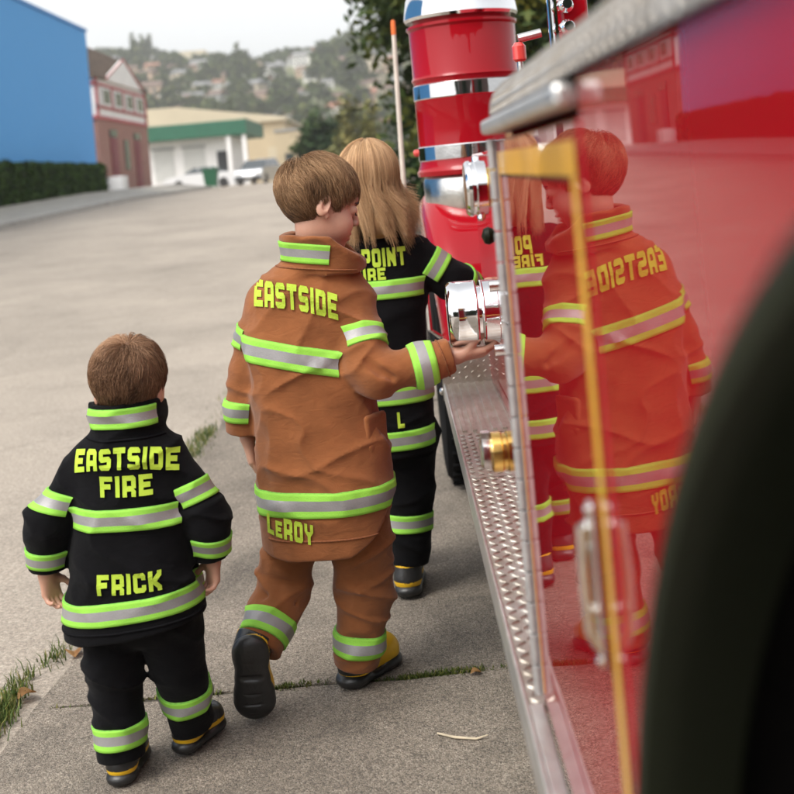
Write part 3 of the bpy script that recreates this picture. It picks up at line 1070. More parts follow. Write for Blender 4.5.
# ------------------------------------------------------------------ parked cars and bin
M_tyre = mat('tyre_rubber', (0.016, 0.016, 0.016), 0.85, var=0.3, vscale=20, bump=0.2)
M_alloy = mat('alloy_rim', (0.55, 0.55, 0.56), 0.35, metal=0.9)
M_lamp = mat('lamp_glass', (0.7, 0.7, 0.68), 0.1, spec=0.8)
M_blackp = mat('black_plastic', (0.02, 0.02, 0.02), 0.5)
def car(label, x, y, rz, paint, prof, roof, wid, wheels):
    """prof / roof: side outlines (length, height) of the lower body and of the glasshouse"""
    z0 = g(y) - 0.012
    t = thing('parked_car', label, 'car', (x, y, z0))
    Mx = Matrix.Translation((x, y, z0)) @ Matrix.Rotation(rz, 4, 'Z')
    def add(name, bm, m, par, bev=0.0, smooth=False):
        bm.transform(Mx)
        return obj(name, bm, m, par, smooth, bevel=bev, seg=3)
    bm = NB(); prism(bm, prof, 'y', -wid / 2, wid / 2); add('body', bm, paint, t, 0.06)
    bm = NB()
    n = len(roof)
    for s in (-1, 1):
        pass
    A = [bm.verts.new((px, -(wid / 2 - 0.06 - 0.2 * (pz > roof[0][1] + 0.1)), pz)) for px, pz in roof]
    B = [bm.verts.new((px, (wid / 2 - 0.06 - 0.2 * (pz > roof[0][1] + 0.1)), pz)) for px, pz in roof]
    bm.faces.new(A); bm.faces.new(B)
    for i in range(n): bm.faces.new((A[i], A[(i + 1) % n], B[(i + 1) % n], B[i]))
    add('windows', bm, M_glassd, t, 0.03)
    top = max(p[1] for p in roof)
    xs = [p[0] for p in roof if p[1] > top - 0.02]
    bm = NB(); box(bm, min(xs) - 0.05, max(xs) + 0.05, -(wid / 2 - 0.25), wid / 2 - 0.25, top - 0.01, top + 0.045); add('roof', bm, paint, t, 0.02)
    bm = NB()
    for sy in (-1, 1):
        for f in (0.36, 0.64):
            i0, i1 = min(xs), max(xs)
            px = roof[0][0] + (roof[-1][0] - roof[0][0]) * f
            box(bm, px - 0.05, px + 0.05, sy * (wid / 2 - 0.24) - 0.03, sy * (wid / 2 - 0.24) + 0.03, roof[0][1] + 0.25, top)
    add('pillar', bm, paint, t)
    for wx in wheels:
        for sy in (-1, 1):
            bm = NB(); lathe(bm, (wx, sy * (wid / 2 - 0.2), 0.33), (0, sy, 0), [(0, .1), (0, .30), (0.03, .33), (0.17, .33), (0.205, .3), (0.205, .2)], 28)
            wlo = add('wheel', bm, M_tyre, t, 0, True)
            bm = NB(); lathe(bm, (wx, sy * (wid / 2 - 0.01), 0.33), (0, sy, 0), [(0, .21), (0.012, .2), (0.0121, .05), (0.03, .04)], 20)
            add('rim', bm, M_alloy, wlo, 0, True)
    x0 = min(p[0] for p in prof); x1 = max(p[0] for p in prof)
    for sy in (-1, 1):
        bm = NB(); box(bm, x0 - 0.015, x0 + 0.12, sy * (wid / 2 - 0.28) - 0.2, sy * (wid / 2 - 0.28) + 0.2, 0.62, 0.78); add('headlight', bm, M_lamp, t, 0.02)
    bm = NB(); box(bm, x0 - 0.03, x0 + 0.1, -wid / 2 + 0.1, wid / 2 - 0.1, 0.26, 0.5); add('bumper', bm, M_blackp, t, 0.03)
    bm = NB(); box(bm, x0 - 0.03, x0 + 0.03, -0.26, 0.26, 0.4, 0.52); add('number_plate', bm, M_whitep, t)
M_carw = mat('white_car_paint', (0.75, 0.75, 0.75), 0.3, coat=0.8)
M_cars = mat('silver_car_paint', (0.42, 0.44, 0.46), 0.35, metal=0.3, coat=0.8)
car('long white sedan parked side on in front of the white shop', -12.7, 78, R(8), M_carw,
    [(-2.4, .25), (2.3, .25), (2.42, .6), (2.3, .93), (1.2, .97), (-1.1, .95), (-2.2, .78), (-2.45, .55)],
    [(-1.25, .93), (-.45, 1.38), (.9, 1.40), (1.75, .95)], 1.8, (-1.5, 1.45))
car('silver car facing the street, parked right of the white sedan', -8.35, 74, R(78), M_cars,
    [(-2.2, .22), (2.1, .22), (2.15, .6), (2.1, 1.0), (-1.1, 1.0), (-2.05, .9), (-2.25, .55)],
    [(-1.2, .98), (-.5, 1.52), (1.6, 1.55), (2.05, .98)], 1.85, (-1.35, 1.35))
M_bin = mat('green_bin_plastic', (0.01, 0.10, 0.045), 0.5, var=0.1)
t = thing('wheelie_bin', 'green wheeled bin standing in front of the white sedan', 'bin', (-11.13, 72, g(72)))
z0 = g(72)
bm = NB()
vs = []
for (hw, hd, z) in ((.34, .32, z0 + .06), (.46, .44, z0 + 1.12)):
    vs.append([bm.verts.new((-11.13 + a * hw, 72 + b * hd, z)) for a, b in ((-1, -1), (1, -1), (1, 1), (-1, 1))])
for i in range(4): bm.faces.new((vs[0][i], vs[0][(i + 1) % 4], vs[1][(i + 1) % 4], vs[1][i]))
bm.faces.new(vs[0]); bm.faces.new(vs[1])
obj('tub', bm, M_bin, t, bevel=0.02)
bm = NB(); box(bm, -11.62, -10.64, 71.52, 72.5, z0 + 1.122, z0 + 1.22); obj('lid', bm, M_bin, t, bevel=0.03)
for s in (-.3, .3):
    bm = NB(); lathe(bm, (-11.13 + s, 72.36, z0 + .12), (1, 0, 0), [(0, .13), (.06, .13)], 16); obj('wheel', bm, M_tyre, t)

# building and trees added behind the photographer to darken chrome and paint reflections
t = thing('added_reflected_building', 'long low dark brick building added behind the photographer, out of view, for the chrome to reflect', 'building', (4, -26, 0))
bm = NB(); box(bm, -10, 26, -38, -24, -0.2, 7.2); obj('wall', bm, brick_mat('dark_brick', (0.10, 0.05, 0.04), (0.08, 0.04, 0.035), (0.12, 0.1, 0.09), 4.0), t)
bm = NB(); box(bm, -10.2, 26.2, -38.2, -23.8, 7.202, 7.6); obj('parapet', bm, M_grey, t)
for k in range(6):
    bm = NB(); box(bm, -7.5 + k * 5.4, -4.3 + k * 5.4, -24.02, -23.93, 0.9, 3.2); obj('window', bm, M_glassd, t)
for k, (x, y) in enumerate(((-9, -17), (-3.2, -19), (3.4, -16.5), (10, -18))):
    t = thing('added_reflected_tree', 'dark round tree added behind the photographer for the chrome to reflect', 'tree', (x, y, 0), 'added trees behind the photographer')
    if k == 0:
        p, tn = clumps(3500, 50, (x, y, 4.2), (2.4, 2.4, 2.6), 91, cr=0.3, shell=0.3)
        V, F, T = leaf_cloud(len(p), p, 0.26, 0.5, 92, tn)
        cr_ = pyobj('crown', V, F, M_leafbush, t, False, tone=T)
        bm = NB(); tube(bm, [(x, y, -.1), (x, y, 3.6)], [.2, .12], 8); tk_ = obj('trunk', bm, M_bark, t, True)
    else:
        for src in (cr_, tk_):
            c = src.copy(); COL.objects.link(c); c.parent = t
# ------------------------------------------------------------------ the fire engine
M_red = mat('red_enamel', (0.29, 0.0045, 0.010), 0.4, spec=0.0, coat=1.0, coat_rough=0.012)
N_, L_, b_ = nodes(M_red)
b_.inputs['Coat IOR'].default_value = 1.37
tc_ = N_.new('ShaderNodeTexCoord'); nz_ = N_.new('ShaderNodeTexNoise'); bp_ = N_.new('ShaderNodeBump')
nz_.inputs['Scale'].default_value = 5.0; nz_.inputs['Detail'].default_value = 1.0
bp_.inputs['Strength'].default_value = 0.045; bp_.inputs['Distance'].default_value = 0.01
L_.new(tc_.outputs['Object'], nz_.inputs['Vector']); L_.new(nz_.outputs['Fac'], bp_.inputs['Height'])
L_.new(bp_.outputs[0], b_.inputs['Coat Normal'])
M_chrome = mat('chrome', (0.82, 0.82, 0.83), 0.07, metal=1.0, bump=0.02, bscale=30)
M_chromer = mat('worn_chrome', (0.66, 0.65, 0.63), 0.24, metal=1.0, var=0.12, vscale=40, bump=0.06, bscale=90)
M_alum = mat('tread_aluminium', (0.55, 0.525, 0.49), 0.42, metal=0.85, col2=(0.40, 0.35, 0.29), vscale=14, bump=0.15, bscale=160)
M_alum2 = mat('bright_aluminium', (0.66, 0.65, 0.63), 0.36, metal=0.9, var=0.12, vscale=25, bump=0.1, bscale=120)
M_brass = mat('brass', (0.72, 0.45, 0.13), 0.2, metal=1.0, var=0.15, vscale=30)
M_gold = mat('gold_leaf', (0.80, 0.42, 0.035), 0.3, coat=0.6, var=0.25, vscale=7, stretch=(1, 1, 0.6))
M_black = mat('black_rubber', (0.007, 0.010, 0.004), 0.5, spec=0.15, bump=0.03)
M_dark = mat('dark_underbody', (0.004, 0.0035, 0.0035), 0.9, var=0.3, spec=0.1)
M_tyre_dark = mat('shade_dark_tyre', (0.006, 0.006, 0.006), 0.95, var=0.3, vscale=20, spec=0.08)  # rubber darkened so the colour itself carries the wheel-arch shade
M_darkred = mat('shade_dark_red_rim', (0.018, 0.003, 0.003), 0.7, var=0.2)  # red rim with the deep shade of the wheel well put into its colour
M_orange = mat('orange_tip', (0.75, 0.16, 0.03), 0.5)
M_polewhite = mat('aged_white_fibreglass', (0.62, 0.55, 0.47), 0.5, var=0.1, vscale=9)
M_lens = mat('red_lens', (0.6, 0.06, 0.05), 0.12, coat=0.6)

fe = thing('fire_engine', 'glossy red vintage fire engine with chrome caps, gold striping and a treadplate step', 'fire engine', (0.9, 1.6, 0))
XB = 0.136
YF = 1.4575
# body with the rear wheel arch cut out of its side
AC, AZ, AR = 0.02, 0.48, 0.738
bm = NB()
poly = [(0.811, 0.505), (0.811, 1.2445), (-1.4, 1.2445), (-1.4, 0.505)]
a0 = math.asin((0.505 - AZ) / AR)
for i in range(41):
    a = math.pi - a0 - (math.pi - 2 * a0) * i / 40
    poly.append((AC + AR * math.cos(a), AZ + AR * math.sin(a)))
f = bm.faces.new([bm.verts.new((XB, y, z)) for y, z in poly])
r = bmesh.ops.extrude_face_region(bm, geom=[f])
for v in [e for e in r['geom'] if isinstance(e, bmesh.types.BMVert)]: v.co.x += 0.02
box(bm, XB + 0.012, 2.2, 1.37, 1.454, 0.505, 1.2445)
box(bm, XB + 0.021, 2.2, -1.4, 1.369, 1.225, 1.244)
box(bm, 2.1, 2.2, -1.4, 1.369, 0.505, 1.224)
obj('body', bm, M_red, fe)
bm = NB()
box(bm, XB + 0.03, XB + 0.05, 0.78, 1.36, 0.506, 1.22)
box(bm, 0.62, 2.05, -1.3, 1.35, 0.3, 1.2)
box(bm, 0.3, 2.0, 1.36, 3.6, 0.28, 0.45)
obj('chassis', bm, M_dark, fe)
# wheel well liner
bm = NB()
rows = []
for x in (XB + 0.021, 0.6):
    rows.append([bm.verts.new((x, AC + (AR + 0.015) * math.cos(a), AZ + (AR + 0.015) * math.sin(a)))
                 for a in (math.pi * 1.15 - math.pi * 1.3 * i / 30 for i in range(31))])
for i in range(30): bm.faces.new((rows[0][i], rows[0][i + 1], rows[1][i + 1], rows[1][i]))
obj('wheel_well', bm, M_dark, fe, True)
# arch trim: a rounded rubber flare
bm = NB()
prof = [(0.034, -0.010), (0.0, -0.010), (-0.012, -0.008), (-0.02, -0.003), (-0.022, 0.006), (-0.018, 0.016), (-0.006, 0.024), (0.0, 0.025)]
prev = None
for i in range(61):
    a = math.pi - a0 - (math.pi - 2 * a0) * i / 60
    ring = [bm.verts.new((XB - 0.001 + px, AC + (AR + pr) * math.cos(a), AZ + (AR + pr) * math.sin(a))) for px, pr in prof]
    if prev:
        for k in range(len(prof) - 1): bm.faces.new((prev[k], prev[k + 1], ring[k + 1], ring[k]))
    prev = ring
obj('arch_flare', bm, M_black, fe, True)

def wheel(y, z, x0, wdt, rad, rim_m):
    bm = NB()
    lathe(bm, (x0 + wdt, y, z), (-1, 0, 0), [(0, rad * .6), (0, rad * .93), (0.03, rad), (wdt - .03, rad), (wdt - .005, rad * .95), (wdt, rad * .88), (wdt - .012, rad * .62), (wdt - .03, rad * .58)], 48)
    for i in range(40):
        a = 2 * math.pi * i / 40
        c = Vector((x0 + wdt / 2, y + math.cos(a) * rad, z + math.sin(a) * rad))
        t_ = Vector((0, -math.sin(a), math.cos(a))); n_ = Vector((0, math.cos(a), math.sin(a)))
        for sx in (-1, 1):
            vs = [bm.verts.new(c + Vector((sx * (0.01 + (wdt / 2 - 0.03) * p), 0, 0)) + t_ * (q * 0.013 + p * 0.01) + n_ * h) for p in (0, 1) for q in (-1, 1) for h in (-0.004, 0.01)]
            for q in ((0, 1, 3, 2), (4, 6, 7, 5), (0, 4, 5, 1), (2, 3, 7, 6), (1, 5, 7, 3)): bm.faces.new([vs[k] for k in q])
    wh_ = obj('wheel', bm, M_tyre_dark, fe, True)
    bm = NB()
    lathe(bm, (x0 + wdt - 0.05, y, z), (-1, 0, 0), [(0, rad * .6), (wdt - 0.07, rad * .6), (wdt - 0.075, rad * .55), (wdt - .12, rad * .5), (wdt - .13, rad * .24), (wdt - .06, rad * .2), (wdt - .05, rad * .05)], 40)
    obj('rim', bm, rim_m, wh_, True)
    for i in range(8):
        a = 2 * math.pi * i / 8
        bm = NB(); lathe(bm, (x0 + 0.075, y + rad * .35 * math.cos(a), z + rad * .35 * math.sin(a)), (-1, 0, 0), [(-.01, .016), (.022, .016), (.03, .009)], 6)
        obj('lug_nut', bm, M_dark, wh_)
wheel(AC, 0.56, 0.33, 0.26, 0.56, M_darkred)
wheel(4.42, 0.44, 0.112, 0.25, 0.44, M_darkred)

# front compartment door, hung a hair proud of the body
def dx(y): return -0.0012 - 0.0005 * (1.449 - y) / 0.63
bm = NB()
vs = [bm.verts.new((XB + dx(y) + o, y, z)) for o in (0, 0.02) for y, z in ((0.814, 0.517), (1.449, 0.517), (1.449, 1.2155), (0.814, 1.2155))]
for q in ((0, 1, 2, 3), (4, 7, 6, 5), (0, 4, 5, 1), (1, 5, 6, 2), (2, 6, 7, 3), (3, 7, 4, 0)): bm.faces.new([vs[i] for i in q])
door = obj('compartment_door', bm, M_red, fe, bevel=0.003)
def strip(name, y0, y1, z0, z1, m, lift):
    bm = NB()
    vs = [bm.verts.new((XB + dx(y) - lift + o, y, z)) for o in (0, lift * 0.9) for y, z in ((y0, z0), (y1, z0), (y1, z1), (y0, z1))]
    for q in ((0, 1, 2, 3), (4, 7, 6, 5), (0, 4, 5, 1), (1, 5, 6, 2), (2, 6, 7, 3), (3, 7, 4, 0)): bm.faces.new([vs[i] for i in q])
    return obj(name, bm, m, door)
strip('gold_stripe', 0.836, 1.432, 1.1735, 1.2005, M_gold, 0.0006)
strip('gold_stripe', 0.836, 0.864, 0.527, 1.173, M_gold, 0.0006)
strip('gold_stripe', 1.4345, 1.437, 0.527, 1.2005, M_gold, 0.0006)
strip('black_pinstripe', 0.8665, 1.4315, 1.1705, 1.1732, M_black, 0.0005)
strip('black_pinstripe', 0.8643, 0.8663, 0.527, 1.170, M_black, 0.0005)
strip('black_pinstripe', 0.8335, 0.8357, 0.527, 1.2005, M_black, 0.0005)
# lever latch
bm = NB(); box(bm, XB - 0.0095, XB - 0.0035, 0.872, 0.888, 0.80, 0.926); lt = obj('latch_plate', bm, M_chromer, door, bevel=0.006)
bm = NB(); tube(bm, [(XB - 0.008, 0.880, 0.915), (XB - 0.0145, 0.879, 0.908), (XB - 0.0165, 0.878, 0.87), (XB - 0.0155, 0.877, 0.828), (XB - 0.009, 0.876, 0.816)], [0.0045, 0.0045, 0.004, 0.004, 0.004], 12)
obj('lever', bm, M_chromer, lt, True)
for zz in (0.806, 0.845, 0.89, 0.921):
    bm = NB(); lathe(bm, (XB - 0.0095, 0.876 if zz != .89 else .884, zz), (-1, 0, 0), [(-.002, .004), (.001, .004), (.003, .002)], 12)
    obj('bolt', bm, M_chromer, lt, True)
# piano hinge down the front edge
bm = NB()
zz = 0.517
k = 0
while zz < 1.205:
    lathe(bm, (XB - 0.006, YF, zz), (0, 0, 1), [(0.0, .0045), (0.001, .0062), (0.036, .0062), (0.037, .0045)], 10)
    zz += 0.039; k += 1
box(bm, XB - 0.003, XB + 0.010, 1.4525, 1.461, 0.517, 1.2145)
obj('hinge', bm, mat('dull_hinge_metal', (0.36, 0.35, 0.34), 0.6, metal=0.5, var=0.15, vscale=60), door, True)
# drip rail over the door
bm = NB(); box(bm, XB - 0.018, XB + 0.015, 0.816, 1.461, 1.2235, 1.2415); obj('drip_rail', bm, M_alum2, fe, bevel=0.005)

# treadplate lozenges
def lozenge(bm, c, t, n, L=0.011, W=0.0035, H=0.0016):
    c = Vector(c); t = Vector(t).normalized(); n = Vector(n).normalized(); s = t.cross(n)
    b = [c + t * L, c + s * W, c - t * L, c - s * W]
    bv = [bm.verts.new(p - n * 0.0006) for p in b]
    tv = [bm.verts.new(c + t * L * .55 + n * H), bm.verts.new(c - t * L * .55 + n * H)]
    bm.faces.new((bv[0], bv[1], tv[1], tv[0])); bm.faces.new((bv[0], tv[0], tv[1], bv[3]))
    bm.faces.new((bv[1], bv[2], tv[1])); bm.faces.new((bv[2], bv[3], tv[1]))

# rounded treadplate cover along the top edge of the body
bm = NB()
bev = 0.042
pr = [(0.0, 1.2457), (0.0, 1.2497)] + [(bev - bev * math.cos(a), 1.2497 + bev * math.sin(a)) for a in (math.pi / 2 * i / 8 for i in range(1, 9))] + [(0.6, 1.294)]
stations = []
for i in range(9):                    # rounded front end
    a = math.pi / 2 * i / 8
    stations.append((1.475 - 0.05 + 0.05 * math.cos(a) * 1.0, 0.05 * (1 - math.sin(a))))
stations += [(1.25 - 0.2 * i, 0.0) for i in range(14)]
prev = None
for y, inset in stations:
    ring = [bm.verts.new((XB - 0.008 + inset + px * (1 if px < 0.5 else 1), y, z)) for px, z in pr]
    if prev:
        for k in range(len(pr) - 1): bm.faces.new((prev[k], prev[k + 1], ring[k + 1], ring[k]))
    else:
        bm.faces.new([ring[0]] + ring[1:] + [bm.verts.new((0.73, y, 1.2457))])
    prev = ring
par = 0
y = 1.40
while y > 0.2:
    for k, (s, z, n) in enumerate([(bev * (1 - math.cos(q_)), 1.2497 + bev * math.sin(q_), (-math.cos(q_), 0, math.sin(q_))) for q_ in (.04, .32, .6, .88, 1.16)]):
        n = Vector(n)
        e = Vector((0, 1, 0)); q = n.cross(e)
        yy = y - (0.006 if k % 2 else 0)
        lozenge(bm, (XB - 0.008 + s, yy, z), (e + q) if (par + k) % 2 else (e - q), n, 0.0064, 0.0021, 0.0011)
    y -= 0.0125; par += 1
obj('treadplate_cover', bm, M_alum, fe, True)

# running board with raised tread
ZS = 0.50
bm = NB()
box(bm, 0.116, 0.285, 1.464, 2.538, ZS - 0.01, ZS)
box(bm, 0.116, 0.285, 2.542, 3.654, ZS - 0.01, ZS)
y = 1.475; j = 0
while y < 2.53:
    for i in range(8):
        x = 0.124 + i * 0.0195
        s = 1 if (i + j) % 2 else -1
        lozenge(bm, (x + (0.004 if j % 2 else 0), y, ZS), (1, 0.75 * s, 0), (0, 0, 1), 0.0108, 0.0034, 0.0032)
    y += 0.0195; j += 1
for i in range(6):
    x = 0.128 + i * 0.026
    for (ya, yb) in ((2.98, 3.64),):
        box(bm, x, x + 0.011, ya, yb, ZS - 0.001, ZS + 0.005)
y = 2.56; j = 0
while y < 2.96:
    for i in range(8):
        lozenge(bm, (0.124 + i * 0.0195, y, ZS), (1, 0.75 if (i + j) % 2 else -0.75, 0), (0, 0, 1), 0.0105, 0.0032, 0.002)
    y += 0.0195; j += 1
rb = obj('running_board', bm, M_alum, fe)
bm = NB(); box(bm, 0.1095, 0.1155, 0.765, 3.70, ZS - 0.055, ZS + 0.004); box(bm, 0.1156, 0.1345, 0.765, 1.4615, ZS - 0.012, ZS + 0.0035)
obj('edge_lip', bm, M_alum2, rb, bevel=0.0018)
bm = NB(); box(bm, 0.107, 0.42, 3.655, 3.667, ZS - 0.05, 0.635)
for j in range(7):
    for i in range(11):
        lozenge(bm, (0.124 + i * 0.02, 3.655, 0.518 + j * 0.016), (1, 0, 0.8 if (i + j) % 2 else -0.8), (0, -1, 0), 0.009, 0.003, 0.002)
obj('kick_plate', bm, M_alum, fe)
for zc in (0.475, 0.565):
    bm = NB(); lathe(bm, (0.1095, 3.68, zc), (-1, 0, 0), [(-.002, .012), (.008, .012), (.014, .006)], 12); obj('bolt', bm, M_chromer, fe, True)

# pump panel and its suction inlets
bm = NB(); box(bm, 0.262, 2.1, 1.466, 3.69, 0.502, 1.22); obj('pump_panel', bm, M_red, fe, bevel=0.01)
bm = NB()
lathe(bm, (0.262, 2.62, 0.852), (-1, 0, 0), [(0, .082), (.012, .082), (.014, .074), (.03, .072)], 48)
lathe(bm, (0.235, 2.62, 0.852), (-1, 0, 0), [(0, .066), (.02, .0662), (.022, .0715), (.055, .0722), (.052, .0722), (.055, .0735), (.058, .0725), (.0595, .060), (.0655, .060), (.067, .0728), (.071, .0742), (.075, .073), (.108, .0735), (.122, .0738), (.1285, .072), (.1335, .067), (.1345, .05), (.1345, .0)], 64)
for i in range(3):
    a = R(35 + 120 * i)
    c = Vector((0.151, 2.62 + 0.079 * math.cos(a), 0.852 + 0.079 * math.sin(a)))
    if i == 0: continue
cap1 = obj('suction_cap', bm, M_chrome, fe, True)
bm = NB(); lathe(bm, (0.244, 2.545, 0.80), (-0.35, -1, 0.25), [(0, .012), (.02, .012), (.024, .016), (.034, .016), (.036, .006)], 14)
lathe(bm, (0.236, 2.56, 0.815), (0, -0.5, 1), [(0, .004), (.05, .004)], 8)
obj('drain_valve', bm, M_chrome, cap1, True)
bm = NB()
lathe(bm, (0.158, 1.9, 1.148), (-1, 0, 0), [(0, .036), (.004, .044), (.02, .0458), (.0225, .0435), (.027, .0435), (.029, .046), (.034, .0452), (.038, .041), (.039, .0)], 48)
cap2 = obj('outlet_cap', bm, M_chrome, fe, True)
for i in range(2):
    a = R(80 + 180 * i)
    bm = NB(); c = Vector((0.142, 1.9 + .045 * math.cos(a), 1.148 + .045 * math.sin(a)))
    lathe(bm, c, (0, math.cos(a), math.sin(a)), [(-.006, .007), (.006, .007), (.009, .004)], 12); obj('lug', bm, M_chrome, cap2, True)
bm = NB(); lathe(bm, (0.262, 1.9, 1.148), (-1, 0, 0), [(0, .05), (.012, .05), (.013, .032), (.07, .032), (.072, .036), (.08, .036), (.083, .032), (.087, .036), (.096, .036), (.099, .033), (.1035, .033)], 40)
obj('outlet_connector', bm, M_brass, fe, True)
bm = NB(); lathe(bm, (0.262, 1.8, 0.739), (-1, 0, 0), [(0, .04), (.012, .04), (.013, .027), (.095, .027), (.097, .0305), (.118, .0312), (.12, .029), (.126, .029), (.128, .0312), (.142, .0308), (.145, .024)], 40)
oc = obj('drain_connector', bm, M_brass, fe, True)
bm = NB(); lathe(bm, (0.119, 1.8, 0.739), (-1, 0, 0), [(0, .023), (.006, .025), (.014, .0255), (.017, .02), (.0172, 0)], 28)
box(bm, .104, .118, 1.792, 1.808, .739, .772)
obj('plug', bm, M_chromer, oc, True)
bm = NB(); tube(bm, [(0.262, 2.0, 1.062), (0.17, 2.0, 1.062)], 0.0045, 10)
kn = obj('valve_rod', bm, M_chromer, fe, True)
bm = NB(); lathe(bm, (0.172, 2.0, 1.062), (-1, 0, 0), [(0, .005), (.004, .012), (.012, .0155), (.02, .013), (.025, .0)], 20); obj('knob', bm, M_black, kn, True)
for zc in (0.9, 0.765):
    bm = NB(); lathe(bm, (0.255, 2.42, zc + .03), (-1, 0, 0), [(0, .02), (.03, .02), (.035, .012), (.07, .012)], 16); obj('drain_cock', bm, M_chromer, fe, True)

# bulbous front fender
FY, FZ, FR = 4.33, 0.47, 0.64
c_arr = np.array([0.0, FY, FZ], np.float32)
def f_fender(P):
    yz = np.hypot((P[:, 1] - FY) / 1.0, P[:, 2] - FZ) - (FR - 0.09)
    slant = 0.09 + 0.035 * np.clip((1.1 - P[:, 2]) / 0.5, 0, 1)
    qx = np.abs(P[:, 0] - 0.42) - (0.42 - slant - 0.09)
    return np.hypot(np.maximum(yz, 0), np.maximum(qx, 0)) + np.minimum(np.maximum(yz, qx), 0) - 0.09
fp = [Prim((0.42, FY, FZ), 0.95, f_fender, 0.001)]
def f_cut(P): return P[:, 2] - 0.48
def f_whl(P): return np.hypot(P[:, 1] - 4.42, P[:, 2] - 0.44) - 0.50
fp.append(Prim((0.4, FY, 0.2), 1.2, f_cut, 0.004, 's'))
fp.append(Prim((0.4, 4.42, 0.44), 1.0, f_whl, 0.01, 's'))
V, F = sdf_mesh(fp, 0.014, (0.04, 3.6, 0.4), (0.9, 5.05, 1.2))
V = smooth_verts(V, F, 3)
pyobj('front_fender', V, F, M_red, fe)
bm = NB(); box(bm, 0.78, 2.15, 3.6, 4.9, 0.5, 1.22); obj('engine_hood', bm, M_red, fe, bevel=0.05)
bm = NB(); box(bm, 0.03, 2.2, 5.0, 5.11, 0.42, 0.6); bump_ = obj('front_bumper', bm, M_chrome, fe, bevel=0.02)
bm = NB(); tube(bm, [(0.048, 5.04, 0.56), (0.051, 5.02, 1.03), (0.067, 5.0, 1.775)], [0.0125, 0.0112, 0.0095], 12)
mp = obj('marker_pole', bm, M_polewhite, bump_, True)
bm = NB(); lathe(bm, (0.067, 5.0, 1.77), (0.02, -0.02, 1), [(0, .0108), (.04, .0105), (.06, .0095), (.066, .0)], 14); obj('marker_tip', bm, M_orange, mp, True)

# the red canister on the fender
cy, cx = 4.2, 0.303
KC = 1.077
def cz(pr): return [(1.19 + (z - 1.19) * KC, r * KC) for z, r in pr]
bm = NB(); lathe(bm, (cx, cy, 0), (0, 0, 1), cz([(1.10, .15), (1.155, .16), (1.157, .187), (1.172, .19), (1.18, .184), (1.20, .178), (1.468, .178), (1.478, .184), (1.49, .178), (1.64, .179), (1.648, .186), (1.656, .186), (1.66, .17), (1.70, .16)]), 64)
can = obj('canister', bm, M_red, fe, True)
for z0, z1 in ((1.207, 1.256), (1.41, 1.46)):
    bm = NB(); lathe(bm, (cx, cy, 0), (0, 0, 1), cz([(z0, .1785), (z0 + .003, .1812), (z1 - .003, .1812), (z1, .1785)]), 64, caps=False); obj('chrome_band', bm, M_chrome, can, True)
bm = NB(); lathe(bm, (cx, cy, 0), (0, 0, 1), cz([(1.672, .15), (1.672, .186), (1.682, .192), (1.70, .19), (1.745, .182), (1.80, .16), (1.84, .11), (1.855, .02)]), 64); obj('chrome_cap', bm, M_chrome, can, True)
bm = NB(); lathe(bm, (cx, cy, 0), (0, 0, 1), cz([(1.02, .165), (1.03, .172), (1.14, .172), (1.1545, .166)]), 64); obj('base_ring', bm, M_chromer, can, True)
bm = NB(); lathe(bm, (cx - .192, cy + .04, 1.243), (-1, 0, 0), [(-.01, .012), (.012, .014), (.02, .008)], 14); obj('marker_lens', bm, M_lens, can, True)
bm = NB(); tube(bm, [(0.118, 3.80, 0.63), (0.085, 3.78, 0.66), (0.083, 3.78, 0.83), (0.115, 3.80, 0.86)], 0.008, 10); obj('grab_handle', bm, M_chrome, fe, True)
# post, rail and lamp above the pump housing
bm = NB(); box(bm, 0.46, 0.53, 2.9, 2.96, 1.2, 2.0); obj('windscreen_post', bm, M_red, fe, bevel=0.008)
bm = NB(); tube(bm, [(0.432, 2.88, 1.2), (0.432, 2.88, 2.0)], 0.009, 10); obj('grab_rail', bm, M_chrome, fe, True)
for zc in (1.505, 1.56, 1.6):
    bm = NB(); lathe(bm, (0.47, 2.895, zc), (0, -1, 0), [(0, .02), (.02, .02), (.03, .012), (.05, .012)], 14); obj('fitting', bm, M_chrome, fe, True)
bm = NB(); tube(bm, [(0.36, 3.0, 1.2), (0.36, 3.0, 1.44)], 0.008, 8); tube(bm, [(0.36, 3.0, 1.50), (0.42, 3.0, 1.51)], 0.012, 10)
lb = obj('lamp_bracket', bm, M_chromer, fe, True)
bm = NB(); lathe(bm, (0.36, 3.0, 1.44), (0, 0, 1), [(0, .012), (.006, .018), (.04, .018), (.05, .01)], 20); obj('lamp_lens', bm, M_lens, lb, True)
